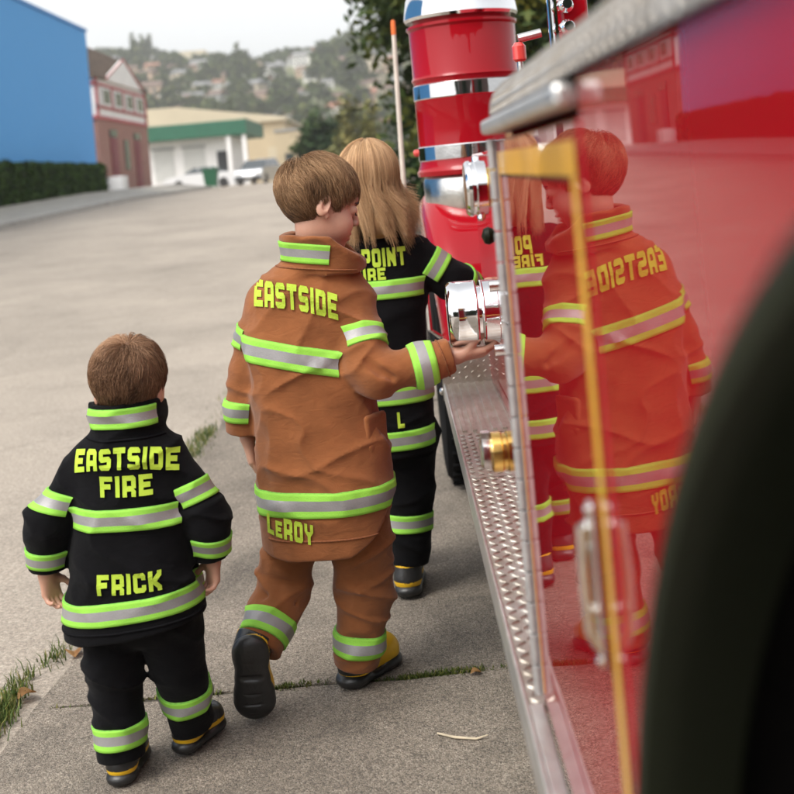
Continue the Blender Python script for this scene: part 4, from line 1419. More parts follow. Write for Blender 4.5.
# ------------------------------------------------------------------ people: shared builders
M_skin = mat('skin', (0.47, 0.255, 0.175), 0.5, var=0.08, vscale=22, sub=0.15, bump=0.04, bscale=220)
def cloth(name, c, var, bumpamt=0.25, sheen=0.15):
    m = mat(name, c, 0.95, var=var, vscale=16, spec=0.1, sheen=sheen)
    N, L, b = nodes(m)
    tc = N.new('ShaderNodeTexCoord')
    wv = []
    for rot in (0.7, -0.7):
        mp = N.new('ShaderNodeMapping'); mp.inputs['Rotation'].default_value = (0.5, rot, 0.3)
        w_ = N.new('ShaderNodeTexWave'); w_.inputs['Scale'].default_value = 190; w_.inputs['Distortion'].default_value = 1.5
        L.new(tc.outputs['Object'], mp.inputs['Vector']); L.new(mp.outputs[0], w_.inputs['Vector'])
        wv.append(w_)
    n_ = N.new('ShaderNodeTexNoise'); n_.inputs['Scale'].default_value = 130; n_.inputs['Detail'].default_value = 5
    L.new(tc.outputs['Object'], n_.inputs['Vector'])
    a = N.new('ShaderNodeMath'); a.operation = 'ADD'; L.new(wv[0].outputs['Fac'], a.inputs[0]); L.new(wv[1].outputs['Fac'], a.inputs[1])
    a2 = N.new('ShaderNodeMath'); a2.operation = 'MULTIPLY_ADD'; a2.inputs[1].default_value = 0.3
    L.new(a.outputs[0], a2.inputs[0]); L.new(n_.outputs['Fac'], a2.inputs[2])
    bp = N.new('ShaderNodeBump'); bp.inputs['Strength'].default_value = bumpamt; bp.inputs['Distance'].default_value = 0.002
    L.new(a2.outputs[0], bp.inputs['Height'])
    mc = N.new('ShaderNodeMapping'); mc.inputs['Scale'].default_value = (1, 1, 1.9); mc.inputs['Rotation'].default_value = (0.3, 0.5, 0.2)
    nc = N.new('ShaderNodeTexNoise'); nc.inputs['Scale'].default_value = 24; nc.inputs['Detail'].default_value = 3; nc.inputs['Distortion'].default_value = 1.2
    L.new(tc.outputs['Object'], mc.inputs['Vector']); L.new(mc.outputs[0], nc.inputs['Vector'])
    bc = N.new('ShaderNodeBump'); bc.inputs['Strength'].default_value = 0.18; bc.inputs['Distance'].default_value = 0.012
    L.new(nc.outputs['Fac'], bc.inputs['Height']); L.new(bc.outputs[0], bp.inputs['Normal'])
    L.new(bp.outputs[0], b.inputs['Normal'])
    return m
M_duck = cloth('brown_duck_canvas', (0.228, 0.083, 0.030), 0.16)
M_blackc = cloth('black_canvas', (0.0038, 0.0038, 0.0045), 0.3, sheen=0.03)
M_limed = mat('lime_tape_stitched_edge', (0.16, 0.42, 0.05), 0.8, var=0.3, vscale=160)
M_lime = mat('fluorescent_lime_tape', (0.26, 0.585, 0.062), 0.7, var=0.06, vscale=30, bump=0.15, bscale=350, spec=0.3)
M_silver = mat('silver_reflective_tape', (0.27, 0.262, 0.262), 0.45, var=0.08, vscale=25, bump=0.1, bscale=250, metal=0.2)
M_letter = mat('lime_yellow_lettering', (0.38, 0.52, 0.045), 0.75, var=0.06, vscale=40, bump=0.2, bscale=300, spec=0.2)
TAPE = [M_lime, M_silver, M_limed]
M_bootb = mat('black_boot_rubber', (0.016, 0.016, 0.016), 0.38, var=0.3, vscale=30, bump=0.1, bscale=120)
M_booty = mat('yellow_boot_rubber', (0.72, 0.42, 0.012), 0.4, var=0.12, vscale=18)
M_thread = mat('eyelash', (0.05, 0.03, 0.02), 0.8)

def head_matrix(yaw, pitch, roll=0.0):
    fw = Vector((math.sin(yaw) * math.cos(pitch), math.cos(yaw) * math.cos(pitch), -math.sin(pitch)))
    rt = Vector((math.cos(yaw), -math.sin(yaw), 0))
    up = rt.cross(fw)
    q = Matrix.Rotation(roll, 3, fw)
    rt, up = q @ rt, q @ up
    return Matrix((rt, fw, up)).transposed()

def LP(C, M, s):
    return lambda p: tuple(Vector(C) + (M @ Vector(p)) * s)

def head_prims(C, M, s, neck):
    w = LP(C, M, s)
    def E(c, r, k, op='u'): return ell(w(c), np.array(r) * s, k * s, op, M)
    pr = [E((0, -.012, .025), (.071, .088, .077), .01),
          E((0, .026, -.042), (.056, .056, .062), .035),
          E((0, .058, -.086), (.02, .017, .016), .03),
          E((.032, .05, -.04), (.027, .03, .03), .02), E((-.032, .05, -.04), (.027, .03, .03), .02),
          E((0, .07, .028), (.042, .018, .018), .03),
          E((.03, .094, .002), (.018, .016, .012), .014, 's'), E((-.03, .094, .002), (.018, .016, .012), .014, 's'),
          E((.03, .074, .0), (.0155, .0135, .0125), .004), E((-.03, .074, .0), (.0155, .0135, .0125), .004),
          cone(w((0, .085, .008)), w((0, .0985, -.023)), .007 * s, .0085 * s, .012 * s),
          E((.009, .093, -.028), (.0075, .008, .006), .006), E((-.009, .093, -.028), (.0075, .008, .006), .006),
          E((0, .081, -.054), (.021, .011, .0065), .006), E((0, .079, -.066), (.018, .011, .007), .006),
          E((0, .093, -.06), (.024, .006, .0022), .004, 's')]
    for sx in (1, -1):
        Me = M @ Matrix.Rotation(R(-20 * sx), 3, 'Z') @ Matrix.Rotation(R(-8), 3, 'X')
        pr += [ell(w((.0735 * sx, -.010, -.008)), np.array((.0075, .0165, .027)) * s, .005 * s, 'u', Me),
               ell(w((.0805 * sx, -.005, -.006)), np.array((.005, .009, .016)) * s, .004 * s, 's', Me),
               E((.070 * sx, .003, -.03), (.006, .006, .008), .005)]
    pr.append(cone(w((0, -.004, -.062)), neck, .041 * s, .042 * s, .02 * s))
    return pr

def hand_prims(wrist, fwd, nrm, side, L, curl=(25, 30, 20), spread=1.0, thumb=(0.6, 0.7, 0.35)):
    wv, f, n, s = Vector(wrist), Vector(fwd).normalized(), Vector(nrm), Vector(side)
    n = (n - f * n.dot(f)).normalized()
    s = (s - f * s.dot(f) - n * s.dot(n)).normalized()
    pr = []
    kn = []
    for (so, fo, ln, ca) in ((.165, .49, .40, 1.0), (.055, .52, .45, 1.05), (-.055, .50, .41, 1.12), (-.15, .45, .33, 1.2)):
        k0 = wv + f * fo * L + s * so * L
        pr.append(cone(tuple(wv + s * so * .55 * L + f * .03 * L), tuple(k0), .085 * L, .066 * L, .012))
        kn.append((k0, so, ln, ca))
    for k0, so, ln, ca in kn:
        a = 0; p = k0
        fd = (f + s * so * 0.55 * spread).normalized()
        r = .056 * L
        for j, (seg, cu) in enumerate(zip((.46, .30, .24), curl)):
            a += R(cu * ca)
            d = fd * math.cos(a) + n * math.sin(a)
            q = p + d * seg * ln * L
            pr.append(cone(tuple(p), tuple(q), r, r * .9, .0016))
            p = q; r *= .9
    p = wv + f * .12 * L + s * .12 * L
    d = (f * thumb[0] + s * thumb[1] + n * thumb[2]).normalized()
    r = .075 * L
    for j, seg in enumerate((.22, .17, .14)):
        q = p + d * seg * L
        pr.append(cone(tuple(p), tuple(q), r, r * .86, .004 if j else .01))
        p = q; r *= .86
        d = (d + f * .35 + n * .12).normalized()
    return pr

def cutend(p, d, Rr):
    p = np.array(p, np.float32); d = np.array(d, np.float32); d /= np.linalg.norm(d)
    def f(P): 
        q = P - p
        return np.maximum(-(q @ d), np.linalg.norm(q, axis=1) - Rr)
    return Prim(p, Rr, f, 0.004, 's')

def limb(pts, rads, k=0.015, hollow=0.008, first_k=None):
    """cloth tube along pts with an open, hollow last end"""
    pr = chain(pts, rads, k)
    if first_k: pr[0].k = first_k
    a, b = Vector(pts[-2]), Vector(pts[-1])
    d = (b - a).normalized()
    r = rads[-1]
    return pr, [cutend(tuple(b), tuple(d), r * 1.7), cone(tuple(b + d * r * 0.55), tuple(b + d * (r + 0.05)), r - hollow, r - hollow * 0.7, 0.003, 's')]

def folds(seed, a1=0.006, a2=0.007, a3=0.0011):
    def f(P):
        n1 = vn(P * np.array([15, 15, 5.0]), seed) - 0.5
        x, y, z = P[:, 0], P[:, 1], P[:, 2]
        Q = np.stack([x * 5 + z * 4, y * 6, z * 15 - x * 5], 1)
        n2 = 1 - np.abs(2 * vn(Q, seed + 1) - 1)
        Q2 = np.stack([x * 6 - z * 5, y * 6, z * 14 + x * 7], 1)
        n4 = 1 - np.abs(2 * vn(Q2, seed + 5) - 1)
        n3 = vn(P * 55, seed + 2) - 0.5
        return (a1 * n1 * 2 - a2 * (n2 ** 5 + n4 ** 5 - 0.32) + a3 * n3 * 2).astype(np.float32)
    return f

def bounds(prims, m=0.03):
    lo = np.min([p.c - p.rad for p in prims if p.op == 'u'], 0) - m
    hi = np.max([p.c + p.rad for p in prims if p.op == 'u'], 0) + m
    return lo, hi

def garment(name, prims, mats, parent, seed, vox=0.004, amp=1.0, it=1, mi=None, zlow=None):
    lo, hi = bounds(prims)
    fo = folds(seed, 0.0042 * amp, 0.0088 * amp, 0.0009 * amp)
    ends = [p for p in prims if p.op == 's' and p.rad < 0.14 and p.k <= .004]
    def fd(P):          # folds die out towards hems, cuffs and collar
        k = np.ones(len(P), np.float32)
        for p in ends:
            k = np.minimum(k, np.clip((np.linalg.norm(P - p.c, axis=1) - 0.02) / 0.08, 0.12, 1))
        if zlow is not None:
            k = np.minimum(k, np.clip((P[:, 2] - zlow) / 0.1, 0.3, 1))
        return fo(P) * k
    V, F = sdf_mesh(prims, vox, lo, hi, fd)
    V = smooth_verts(V, F, it, 0.35)
    m = None if mi is None else mi(V[F].mean(1))
    o = pyobj(name, V, F, mats, parent, True, m)
    return o, bvh_of(V, F)

def boot(parent, H, f, u, A, L, style, label=None):
    H, f, u, A = Vector(H), Vector(f).normalized(), Vector(u), Vector(A)
    u = (u - f * u.dot(f)).normalized()
    w = lambda a, b: tuple(H + f * a + u * b)
    k = L / 0.19
    up = [cone(w(.037 * k, .046 * k), w(L - .05 * k, .041 * k), .034 * k, .035 * k, .02),
          cone(w(L - .06 * k, .042 * k), w(L - .042 * k, .039 * k), .037 * k, .036 * k, .02),
          cone(w(.04 * k, .05 * k), tuple(A), .036 * k, .042 * k, .02),
          cutend(tuple(A), tuple((A - Vector(w(.04 * k, .05 * k)))), .08)]
    Hn, fn, un = (np.array(v, np.float32) for v in (H, f, u))
    def mi(c):
        q = c - Hn
        a, b = q @ fn / k, q @ un / k
        if style == 'piped':      # black with yellow piping
            return np.where(((b > .03) & (b < .044)) | ((b > .085) & (b < .105)), 1, 0)
        return np.where(((a > .062) & (b < .062)) | ((b < .034)) | ((b > .06) & (b < .2)), 1, 0)
    lo, hi = bounds(up)
    V, F = sdf_mesh(up, 0.003, lo, hi)
    b_ = pyobj('boot', V, F, [M_bootb, M_booty], parent, True, mi(V[F].mean(1)))
    if label: b_['label'] = label
    so = [cone(w(.034 * k, .013 * k), w(L * .55, .013 * k), .036 * k, .033 * k, .01, flat=(u, 2.4)),
          cone(w(L * .5, .013 * k), w(L - .045 * k, .013 * k), .034 * k, .043 * k, .02, flat=(u, 2.4)),
          cone(w(.03 * k, .02 * k), w(.04 * k, .02 * k), .039 * k, .039 * k, .01, flat=(u, 2.0)),
          cone(w(L - .06 * k, .02 * k), w(L - .046 * k, .02 * k), .044 * k, .044 * k, .01, flat=(u, 2.2))]
    # tread grooves across the sole
    side = f.cross(u)
    for i in range(7):
        a = L * (.10 + .13 * i)
        if i == 3: continue
        p = Vector(w(a, -.004 * k))
        so.append(cone(tuple(p - side * .05), tuple(p + side * .05), .0032, .0032, .001, 's'))
    p = Vector(w(L * .42, -.006 * k))
    so.append(cone(tuple(p - side * .06), tuple(p + side * .06), .009 * k, .009 * k, .004, 's'))
    lo, hi = bounds(so)
    V, F = sdf_mesh(so, 0.0025, lo, hi)
    pyobj('sole', V, F, M_bootb, b_)
    return b_

def hair_cap(C, M, s, rad, cen, zmin):
    Mn = np.array(M, np.float32); Cn = np.array(C, np.float32)
    pr = [ell(LP(C, M, s)(cen), np.array(rad) * s, 0.004, 'u', M)]
    def f(P):
        q = (P - Cn) @ Mn / s
        return (zmin(q) + 0.016 * (vn(q * 70, 9) - 0.25) - q[:, 2]) * s * 0.8
    pr.append(Prim(C, 0.2, f, 0.006, 'i'))
    lo, hi = bounds(pr)
    return sdf_mesh(pr, 0.004, lo, hi, lambda P: (0.003 * (vn(P * 55, 3) - 0.5)).astype(np.float32))

def short_hair(name, C, M, s, rad, cen, zmin, whorl, n, length, seed, m, parent, lift=0.006, part=(0.0, 0.0, 0.0), r0=0.0008):
    r = np.random.default_rng(seed)
    rad = np.array(rad); cen = np.array(cen)
    d = r.normal(size=(n * 3, 3)); d /= np.linalg.norm(d, axis=1, keepdims=True)
    P = d * rad * 0.985 + cen
    ok = P[:, 2] > zmin(P) + 0.012 * r.uniform(-0.4, 1, len(P))
    P = P[ok][:n]; n = len(P)
    root = P.copy()
    wv = np.array(whorl)
    cl = np.stack([vn(root * 60, seed + j) - 0.5 for j in range(3)], 1)
    cl2 = np.stack([vn(root * 22, seed + 7 + j) - 0.5 for j in range(3)], 1)
    L = length * r.uniform(0.75, 1.15, n)
    zrel = (root[:, 2] - cen[2]) / rad[2]
    L = L * np.clip(0.72 + 0.45 * zrel, 0.5, 1.15)
    steps = 7
    out = [P.copy()]
    hh = np.zeros(n)
    tipl = lift * r.uniform(0.15, 1.0, n) * np.clip(0.55 + 0.7 * zrel, 0.3, 1.2)
    for i in range(steps):
        q = (P - cen) / rad
        nr = q / rad; nr /= np.linalg.norm(nr, axis=1, keepdims=True)
        v = root - wv
        v /= np.linalg.norm(v, axis=1, keepdims=True) + 1e-6
        v = v + np.array(part) + np.array([0, 0, -0.35]) * (i / steps) + 0.8 * cl + 0.8 * cl2 + 0.16 * r.normal(size=(n, 3))
        t = v - nr * (v * nr).sum(1, keepdims=True)
        t /= np.linalg.norm(t, axis=1, keepdims=True) + 1e-6
        P = P + t * (L / steps)[:, None]
        q = (P - cen) / rad
        P = cen + (P - cen) / np.linalg.norm(q, axis=1, keepdims=True)
        hh = tipl * math.sin((i + 1) / steps * 2.2)
        q = (P - cen) / rad
        nr = q / rad; nr /= np.linalg.norm(nr, axis=1, keepdims=True)
        out.append(P + nr * hh[:, None])
    paths = np.stack(out, 1)
    W = np.array(C) + (paths * s) @ np.array(M).T
    tones = np.clip(0.46 + 0.5 * cl2[:, 0] + 0.35 * cl[:, 1] + 0.17 * r.normal(size=n) + 0.28 * zrel - 0.04, 0, 1)  # tone rises towards the crown: top light painted into the hair
    V, F = hair_cap(C, M, s, rad, cen, zmin)
    return strands(name, W, r0 * s, m, parent, tones, 0.25, (V, F, np.full(len(V), 0.22)))

def zmin_short(q):
    y = q[:, 1]
    return np.interp(y, [-.11, -.07, -.045, -.025, -.012, .004, .018, .026, .036, .05, .075, .11],
                     [-.074, -.076, -.066, -.036, .010, .014, -.014, -.022, .018, .036, .05, .06])

# ------------------------------------------------------------------ the boy in brown
B = (-0.21, 2.66, 0.0)
boy = thing('person', 'boy in brown canvas firefighter jacket and trousers, reaching for the big chrome cap', 'person', B, 'children in firefighter clothing')
BC, BM, BS = (-0.170, 2.668, 1.124), head_matrix(R(70), R(17), R(-4)), 0.965
RW = (0.112, 2.60, 0.762)                     # right wrist
body = head_prims(BC, BM, BS, (-0.198, 2.685, 0.96))
body += [ell((-.215, 2.67, .86), (.1, .06, .15), .02), ell((-.21, 2.66, .62), (.085, .055, .2), .03)]
body += chain([(-.12, 2.67, .885), (-.075, 2.58, .75), RW], [.03, .026, .02], .02)
body += chain([(-.33, 2.69, .90), (-.375, 2.70, .75), (-.385, 2.705, .60)], [.035, .028, .019], .02)
body += chain([(-.26, 2.66, .5), (-.330, 2.67, .27), (-.388, 2.57, .17)], [.04, .035, .028], .01)
body += chain([(-.15, 2.66, .5), (-.142, 2.675, .22), (-.178, 2.70, .07)], [.04, .035, .028], .01)
body += hand_prims(RW, (.93, .10, .03), (-.05, .35, .93), (.25, -.7, .55), .125, (22, 26, 18), 0.8, (0.75, 0.45, 0.55))
body += hand_prims((-.387, 2.705, .600), (.09, .05, -1), (1, .25, .1), (-.2, 1, .1), .125, (20, 28, 22), 0.7)
lo, hi = bounds(body)
V, F = sdf_mesh(body, 0.0026, lo, hi)
pyobj('body', V, F, M_skin, boy)
w = LP(BC, BM, BS)
for sx in (1, -1):
    bm = NB(); tube(bm, [w((.016 * sx, .0868, -.0065)), w((.03 * sx, .0875, -.0095)), w((.043 * sx, .079, -.006))], [.0010, .0018, .0010], 6); obj('eyelash', bm, M_thread, boy, True)
    bm = NB(); tube(bm, [w((.014 * sx, .0885, .0165)), w((.03 * sx, .0865, .021)), w((.044 * sx, .0745, .016))], [.0015, .0024, .0012], 6); obj('eyebrow', bm, M_thread, boy, True)
M_hairb = tone_mat('brown_hair', [(0.0, (0.055, 0.028, 0.013)), (0.5, (0.25, 0.138, 0.068)), (1.0, (0.58, 0.37, 0.205))], 0.5, 0.2)
short_hair('hair', BC, BM, BS, (.0752, .0935, .0835), (0, -.012, .027), zmin_short, (-.012, -.062, .095), 15000, .045, 11, M_hairb, boy, .017, (0.25, 0.15, 0), r0=.00055)

jk = [loft([(.30, -.213, 2.655, .152, .115, 2.3), (.42, -.212, 2.655, .153, .116, 2.3), (.55, -.21, 2.658, .15, .112, 2.3), (.70, -.222, 2.664, .137, .105, 2.3),
            (.80, -.230, 2.668, .136, .10, 2.3), (.88, -.214, 2.672, .144, .09, 2.3), (.93, -.211, 2.676, .136, .082, 2.3), (.965, -.206, 2.68, .112, .072, 2.2), (.99, -.202, 2.68, .082, .064, 2.0), (1.005, -.2, 2.68, .066, .06, 2.0)], .02)]
s1, e1 = limb([(-.115, 2.672, .886), (-.090, 2.590, .765), (-.066, 2.572, .742), (.03, 2.586, .750), (.098, 2.60, .763)], [.055, .048, .047, .043, .040], .02)
s2, e2 = limb([(-.312, 2.685, .905), (-.368, 2.695, .755), (-.389, 2.70, .612)], [.054, .046, .042], .02)
s1[0].k = .02; s2[0].k = .02
def f_tail(P):
    x = (P[:, 0] + .222) / .15
    front = np.clip((P[:, 1] - 2.66) / .1, 0, 1)
    return (.348 + .012 * np.abs(x) ** 2 + .07 * np.clip(x, 0, 1.12) ** 4 + .05 * front - P[:, 2])
jk += s1 + s2
jk.append(Prim((-.21, 2.66, .3), .22, f_tail, .004, 'i')); jk[-1].rad = 9
jk += e1 + e2
jk.append(loft([(.27, -.213, 2.655, .140, .103, 2.3), (.41, -.212, 2.655, .140, .103, 2.3)], .004, 's'))
for a_, b_2, r_c in (((-.07, 2.528, .765), (-.035, 2.538, .735), .004), ((-.09, 2.535, .78), (-.06, 2.53, .75), .004)):
    jk.append(cone(a_, b_2, r_c, r_c * .5, .011, 's'))
# standing collar, flared towards the truck
col = [loft([(.972, -.172, 2.682, .096, .082, 2.3), (1.01, -.168, 2.68, .098, .086, 2.3), (1.085, -.164, 2.68, .104, .090, 2.3)], .012)]
jk += col
def f_coltop(P): return 1.053 - .15 * (P[:, 0] + .21) - .62 * np.maximum(0, P[:, 0] + .15) - P[:, 2]
jk.append(Prim((-.17, 2.69, 1.08), .12, lambda P: np.maximum(-f_coltop(P) * -1, np.linalg.norm(P - np.array([-.17, 2.69, 1.10], np.float32), axis=1) - .19), .004, 's'))
jk.append(loft([(.985, -.171, 2.685, .080, .066, 2.3), (1.02, -.167, 2.682, .087, .075, 2.3), (1.11, -.163, 2.68, .097, .083, 2.3)], .003, 's'))
jacket, jb = garment('jacket', jk, M_duck, boy, 31, .004, zlow=.37)
jacket['label'] = 'brown canvas jacket with EASTSIDE across the back'
band('reflective_band', jb, (-.230, 2.668, .785), (.228, 0.03, .974), (0, -1, 0), .058, TAPE, jacket, -76, 92, 90, .22, ell_=(.136, .10))
band('reflective_band', jb, (-.230, 2.668, .785), (.228, 0.03, .974), (0, -1, 0), .058, TAPE, jacket, 98, 262, 80, .22, ell_=(.136, .10))
band('reflective_band', jb, (-.212, 2.655, .47), (.03, 0, 1), (0, -1, 0), .056, TAPE, jacket, -178, 178, 110, .22, outside=.26)
band('reflective_band', jb, (-.168, 2.682, 1.014), (.14, 0, 1), (0, -1, 0), .046, TAPE, jacket, -80, 10, 30, .14, outside=.15)
band('reflective_band', jb, (-.098, 2.622, .808), (.16, -.5, -.82), (0, -1, .4), .05, TAPE, jacket, -180, 180, 110, .068)
band('reflective_band', jb, (.036, 2.587, .751), (.97, .12, .14), (0, -1, 0), .056, TAPE, jacket, -180, 180, 110, .08)
band('reflective_band', jb, (-.345, 2.69, .825), (-.33, 0.05, -.9), (0, -1, 0), .05, TAPE, jacket, -180, 180, 110, .062)
band('reflective_band', jb, (-.382, 2.698, .665), (-.12, 0.04, -1), (0, -1, 0), .05, TAPE, jacket, -180, 180, 110, .075)
lettering('lettering', jb, 'EASTSIDE', (-.237, 2.6, .925), (.19, 0, -.044), (.03, 0, 1), .056, .52, M_letter, jacket, arch=.009)
lettering('lettering', jb, 'LeROY', (-.288, 2.6, .421), (.098, 0, -.024), (.05, 0, 1), .046, .56, M_letter, jacket)
M_seamd = mat('brown_seam', (0.19, 0.062, 0.02), .9, var=.3, vscale=200)
seam('seam', jb, (-.205, 2.678, .985), (.12, 0, 1), (0, -1, 0), M_seamd, jacket, outside=.2, th0=-85, th1=60)
seam('seam', jb, (.082, 2.597, .755), (.95, .1, .28), (0, -1, 0), M_seamd, jacket, rmax=.07)
seam('seam', jb, (-.212, 2.655, .392), (.03, 0, 1), (0, -1, 0), M_seamd, jacket, outside=.25, th0=-60, th1=60)
# pocket flap on the right hip
pk = [rbox((-.083, 2.610, .60), (.006, .036, .046), .008, .004, 'u', Matrix.Rotation(R(-38), 3, 'Z'))]
pk[0].rad = .1
po, _ = garment('pocket_flap', pk, M_duck, jacket, 77, .004, .5)

tr = [cone((-.25, 2.66, .45), (-.17, 2.66, .46), .072, .072, .012)]
a, ea = limb([(-.276, 2.66, .45), (-.326, 2.665, .265), (-.348, 2.64, .22), (-.384, 2.575, .155)], [.068, .058, .056, .050], .012)
b, eb = limb([(-.138, 2.66, .45), (-.142, 2.675, .225), (-.176, 2.69, .055)], [.071, .063, .052], .012)
tr += a + b + ea + eb
for a_, b_2, r_c in (((-.36, 2.60, .30), (-.28, 2.605, .27), .007), ((-.37, 2.60, .265), (-.30, 2.61, .235), .008), ((-.35, 2.605, .345), (-.27, 2.60, .31), .006), ((-.20, 2.62, .20), (-.12, 2.61, .165), .007),
                     ((-.21, 2.63, .14), (-.14, 2.63, .125), .006), ((-.19, 2.60, .28), (-.11, 2.605, .25), .006)):
    tr.append(cone(a_, b_2, r_c, r_c * .6, .016, 's'))
trs, tb = garment('trousers', tr, M_duck, boy, 45, .004, .95)
band('reflective_band', tb, (-.367, 2.605, .187), (-.36, -.62, -.62), (0, -1, .3), .052, TAPE, trs, -180, 180, 110, .11)
band('reflective_band', tb, (-.168, 2.682, .112), (-.16, .03, -.98), (0, -1, 0), .05, TAPE, trs, -180, 180, 110, .11)
boot(boy, (-.394, 2.498, .195), (-.03, .25, -.97), (0, .97, .25), (-.386, 2.572, .185), .198, 'yellow')
boot(boy, (-.208, 2.675, .0), (.60, .80, 0), (0, 0, 1), (-.178, 2.712, .115), .195, 'yellow')

# ------------------------------------------------------------------ the toddler in black
T0 = (-0.585, 2.38, 0.0)
tod = thing('person', 'toddler in black firefighter jacket marked EASTSIDE FIRE, walking nearest the camera on the left', 'person', T0, 'children in firefighter clothing')
TC, TM, TS = (-0.574, 2.388, 0.786), head_matrix(R(2), R(13), R(1)), 0.90
body = head_prims(TC, TM, TS, (-0.580, 2.392, 0.66))
body += [ell((-.587, 2.37, .57), (.085, .05, .12), .02), ell((-.592, 2.37, .43), (.075, .045, .11), .03)]
LWt, RWt = (-.767, 2.36, .432), (-.433, 2.38, .425)
body += chain([(-.66, 2.37, .635), (-.752, 2.352, .535), LWt], [.022, .02, .017], .012)
body += chain([(-.515, 2.37, .632), (-.437, 2.362, .515), RWt], [.022, .02, .017], .012)
body += chain([(-.64, 2.37, .36), (-.653, 2.375, .17), (-.648, 2.38, .05)], [.03, .03, .024], .01)
body += chain([(-.545, 2.37, .36), (-.525, 2.41, .17), (-.523, 2.465, .06)], [.03, .03, .024], .01)
body += hand_prims((-.768, 2.36, .436), (.10, .05, -1), (.75, -.65, .1), (.55, .8, .1), .098, (28, 34, 24), 1.0)
body += hand_prims((-.433, 2.38, .429), (-.06, .05, -1), (-.75, -.65, .1), (-.55, .8, .1), .098, (28, 34, 24), 1.0)
lo, hi = bounds(body)
V, F = sdf_mesh(body, 0.0025, lo, hi)
pyobj('body', V, F, M_skin, tod)
M_hairt = tone_mat('chestnut_hair', [(0.0, (0.05, 0.025, 0.014)), (0.5, (0.22, 0.118, 0.065)), (1.0, (0.50, 0.30, 0.175))], 0.5, 0.2)
short_hair('hair', TC, TM, TS, (.0762, .092, .0845), (0, -.014, .026), zmin_short, (.012, -.055, .1), 15000, .040, 17, M_hairt, tod, .017, r0=.00055)

jk = [loft([(.24, -.595, 2.37, .147, .112, 2.4), (.34, -.596, 2.37, .144, .11, 2.4), (.44, -.592, 2.37, .130, .10, 2.3), (.54, -.587, 2.372, .118, .092, 2.3),
            (.61, -.586, 2.374, .121, .087, 2.3), (.66, -.587, 2.376, .114, .080, 2.3), (.69, -.587, 2.378, .094, .072, 2.1), (.71, -.587, 2.38, .074, .064, 2.0), (.73, -.586, 2.38, .058, .056, 2.0)], .02)]
s1, e1 = limb([(-.665, 2.375, .645), (-.748, 2.352, .545), (-.757, 2.352, .52), (-.766, 2.36, .442)], [.047, .042, .041, .037], .018)
s2, e2 = limb([(-.507, 2.375, .642), (-.438, 2.362, .525), (-.433, 2.364, .50), (-.434, 2.38, .436)], [.047, .042, .041, .037], .018)
jk += s1 + s2
jk.append(Prim((-.59, 2.37, .2), 9, lambda P: (.318 + .10 * (P[:, 0] + .595) + .02 * np.clip((P[:, 1] - 2.37) / .1, 0, 1) - P[:, 2]), .004, 'i'))
jk += e1 + e2
jk.append(loft([(.2, -.595, 2.37, .134, .10, 2.4), (.345, -.596, 2.37, .132, .098, 2.4)], .004, 's'))
jk.append(loft([(.695, -.585, 2.388, .075, .072, 2.3), (.73, -.583, 2.39, .073, .074, 2.3), (.775, -.580, 2.39, .077, .078, 2.3)], .012))
jk.append(loft([(.72, -.584, 2.392, .058, .056, 2.3), (.735, -.583, 2.392, .062, .062, 2.3), (.80, -.580, 2.392, .068, .068, 2.3)], .003, 's'))
jk.append(Prim((-.58, 2.39, .80), .13, lambda P: np.maximum(.769 - .38 * np.maximum(0, P[:, 1] - 2.375) - P[:, 2], np.linalg.norm(P - np.array([-.58, 2.39, .80], np.float32), axis=1) - .13), .003, 's'))
jacket, jb = garment('jacket', jk, M_blackc, tod, 51, .0038, .8, zlow=.33)
jacket['label'] = 'black jacket with EASTSIDE FIRE across the shoulders'
band('reflective_band', jb, (-.587, 2.372, .548), (.02, 0, 1), (0, -1, 0), .045, TAPE, jacket, -178, 178, 110, .19, ell_=(.119, .092))
band('reflective_band', jb, (-.595, 2.37, .372), (-.05, 0, 1), (0, -1, 0), .044, TAPE, jacket, -178, 178, 110, .22, outside=.25)
band('reflective_band', jb, (-.582, 2.388, .7415), (0, 0, 1), (0, -1, 0), .042, TAPE, jacket, -58, 58, 36, .12, outside=.14)
band('reflective_band', jb, (-.728, 2.358, .577), (-.30, -.12, -.93), (0, -1, 0), .044, TAPE, jacket, -180, 180, 110, .064)
band('reflective_band', jb, (-.453, 2.365, .573), (.30, -.1, -.93), (0, -1, 0), .044, TAPE, jacket, -180, 180, 110, .064)
band('reflective_band', jb, (-.768, 2.357, .468), (-.12, .08, -1), (0, -1, 0), .04, TAPE, jacket, -180, 180, 110, .075)
band('reflective_band', jb, (-.432, 2.374, .466), (-.16, .15, -1), (0, -1, 0), .04, TAPE, jacket, -180, 180, 110, .075)
lettering('lettering', jb, 'EASTSIDE', (-.577, 2.3, .667), (.21, 0, -.014), (0, 0, 1), .040, .78, M_letter, jacket, arch=.012)
lettering('lettering', jb, 'FIRE', (-.574, 2.3, .614), (.21, 0, -.008), (0, 0, 1), .040, .86, M_letter, jacket)
lettering('lettering', jb, 'FRICK', (-.580, 2.3, .428), (.21, 0, -.004), (0, 0, 1), .038, .84, M_letter, jacket)
tr = [cone((-.635, 2.37, .34), (-.55, 2.37, .34), .075, .075, .01)]
a, ea = limb([(-.652, 2.37, .32), (-.653, 2.375, .17), (-.649, 2.36, .046)], [.064, .052, .047], .01)
b, eb = limb([(-.536, 2.37, .32), (-.525, 2.41, .18), (-.521, 2.46, .058)], [.064, .051, .047], .01)
tr += a + b + ea + eb
M_seamk = mat('black_seam', (0.005, 0.005, 0.006), .95, var=.3, vscale=200, spec=0.1)
seam('seam', jb, (-.595, 2.37, .336), (-.05, 0, 1), (0, -1, 0), M_seamk, jacket, outside=.25, th0=-80, th1=80)
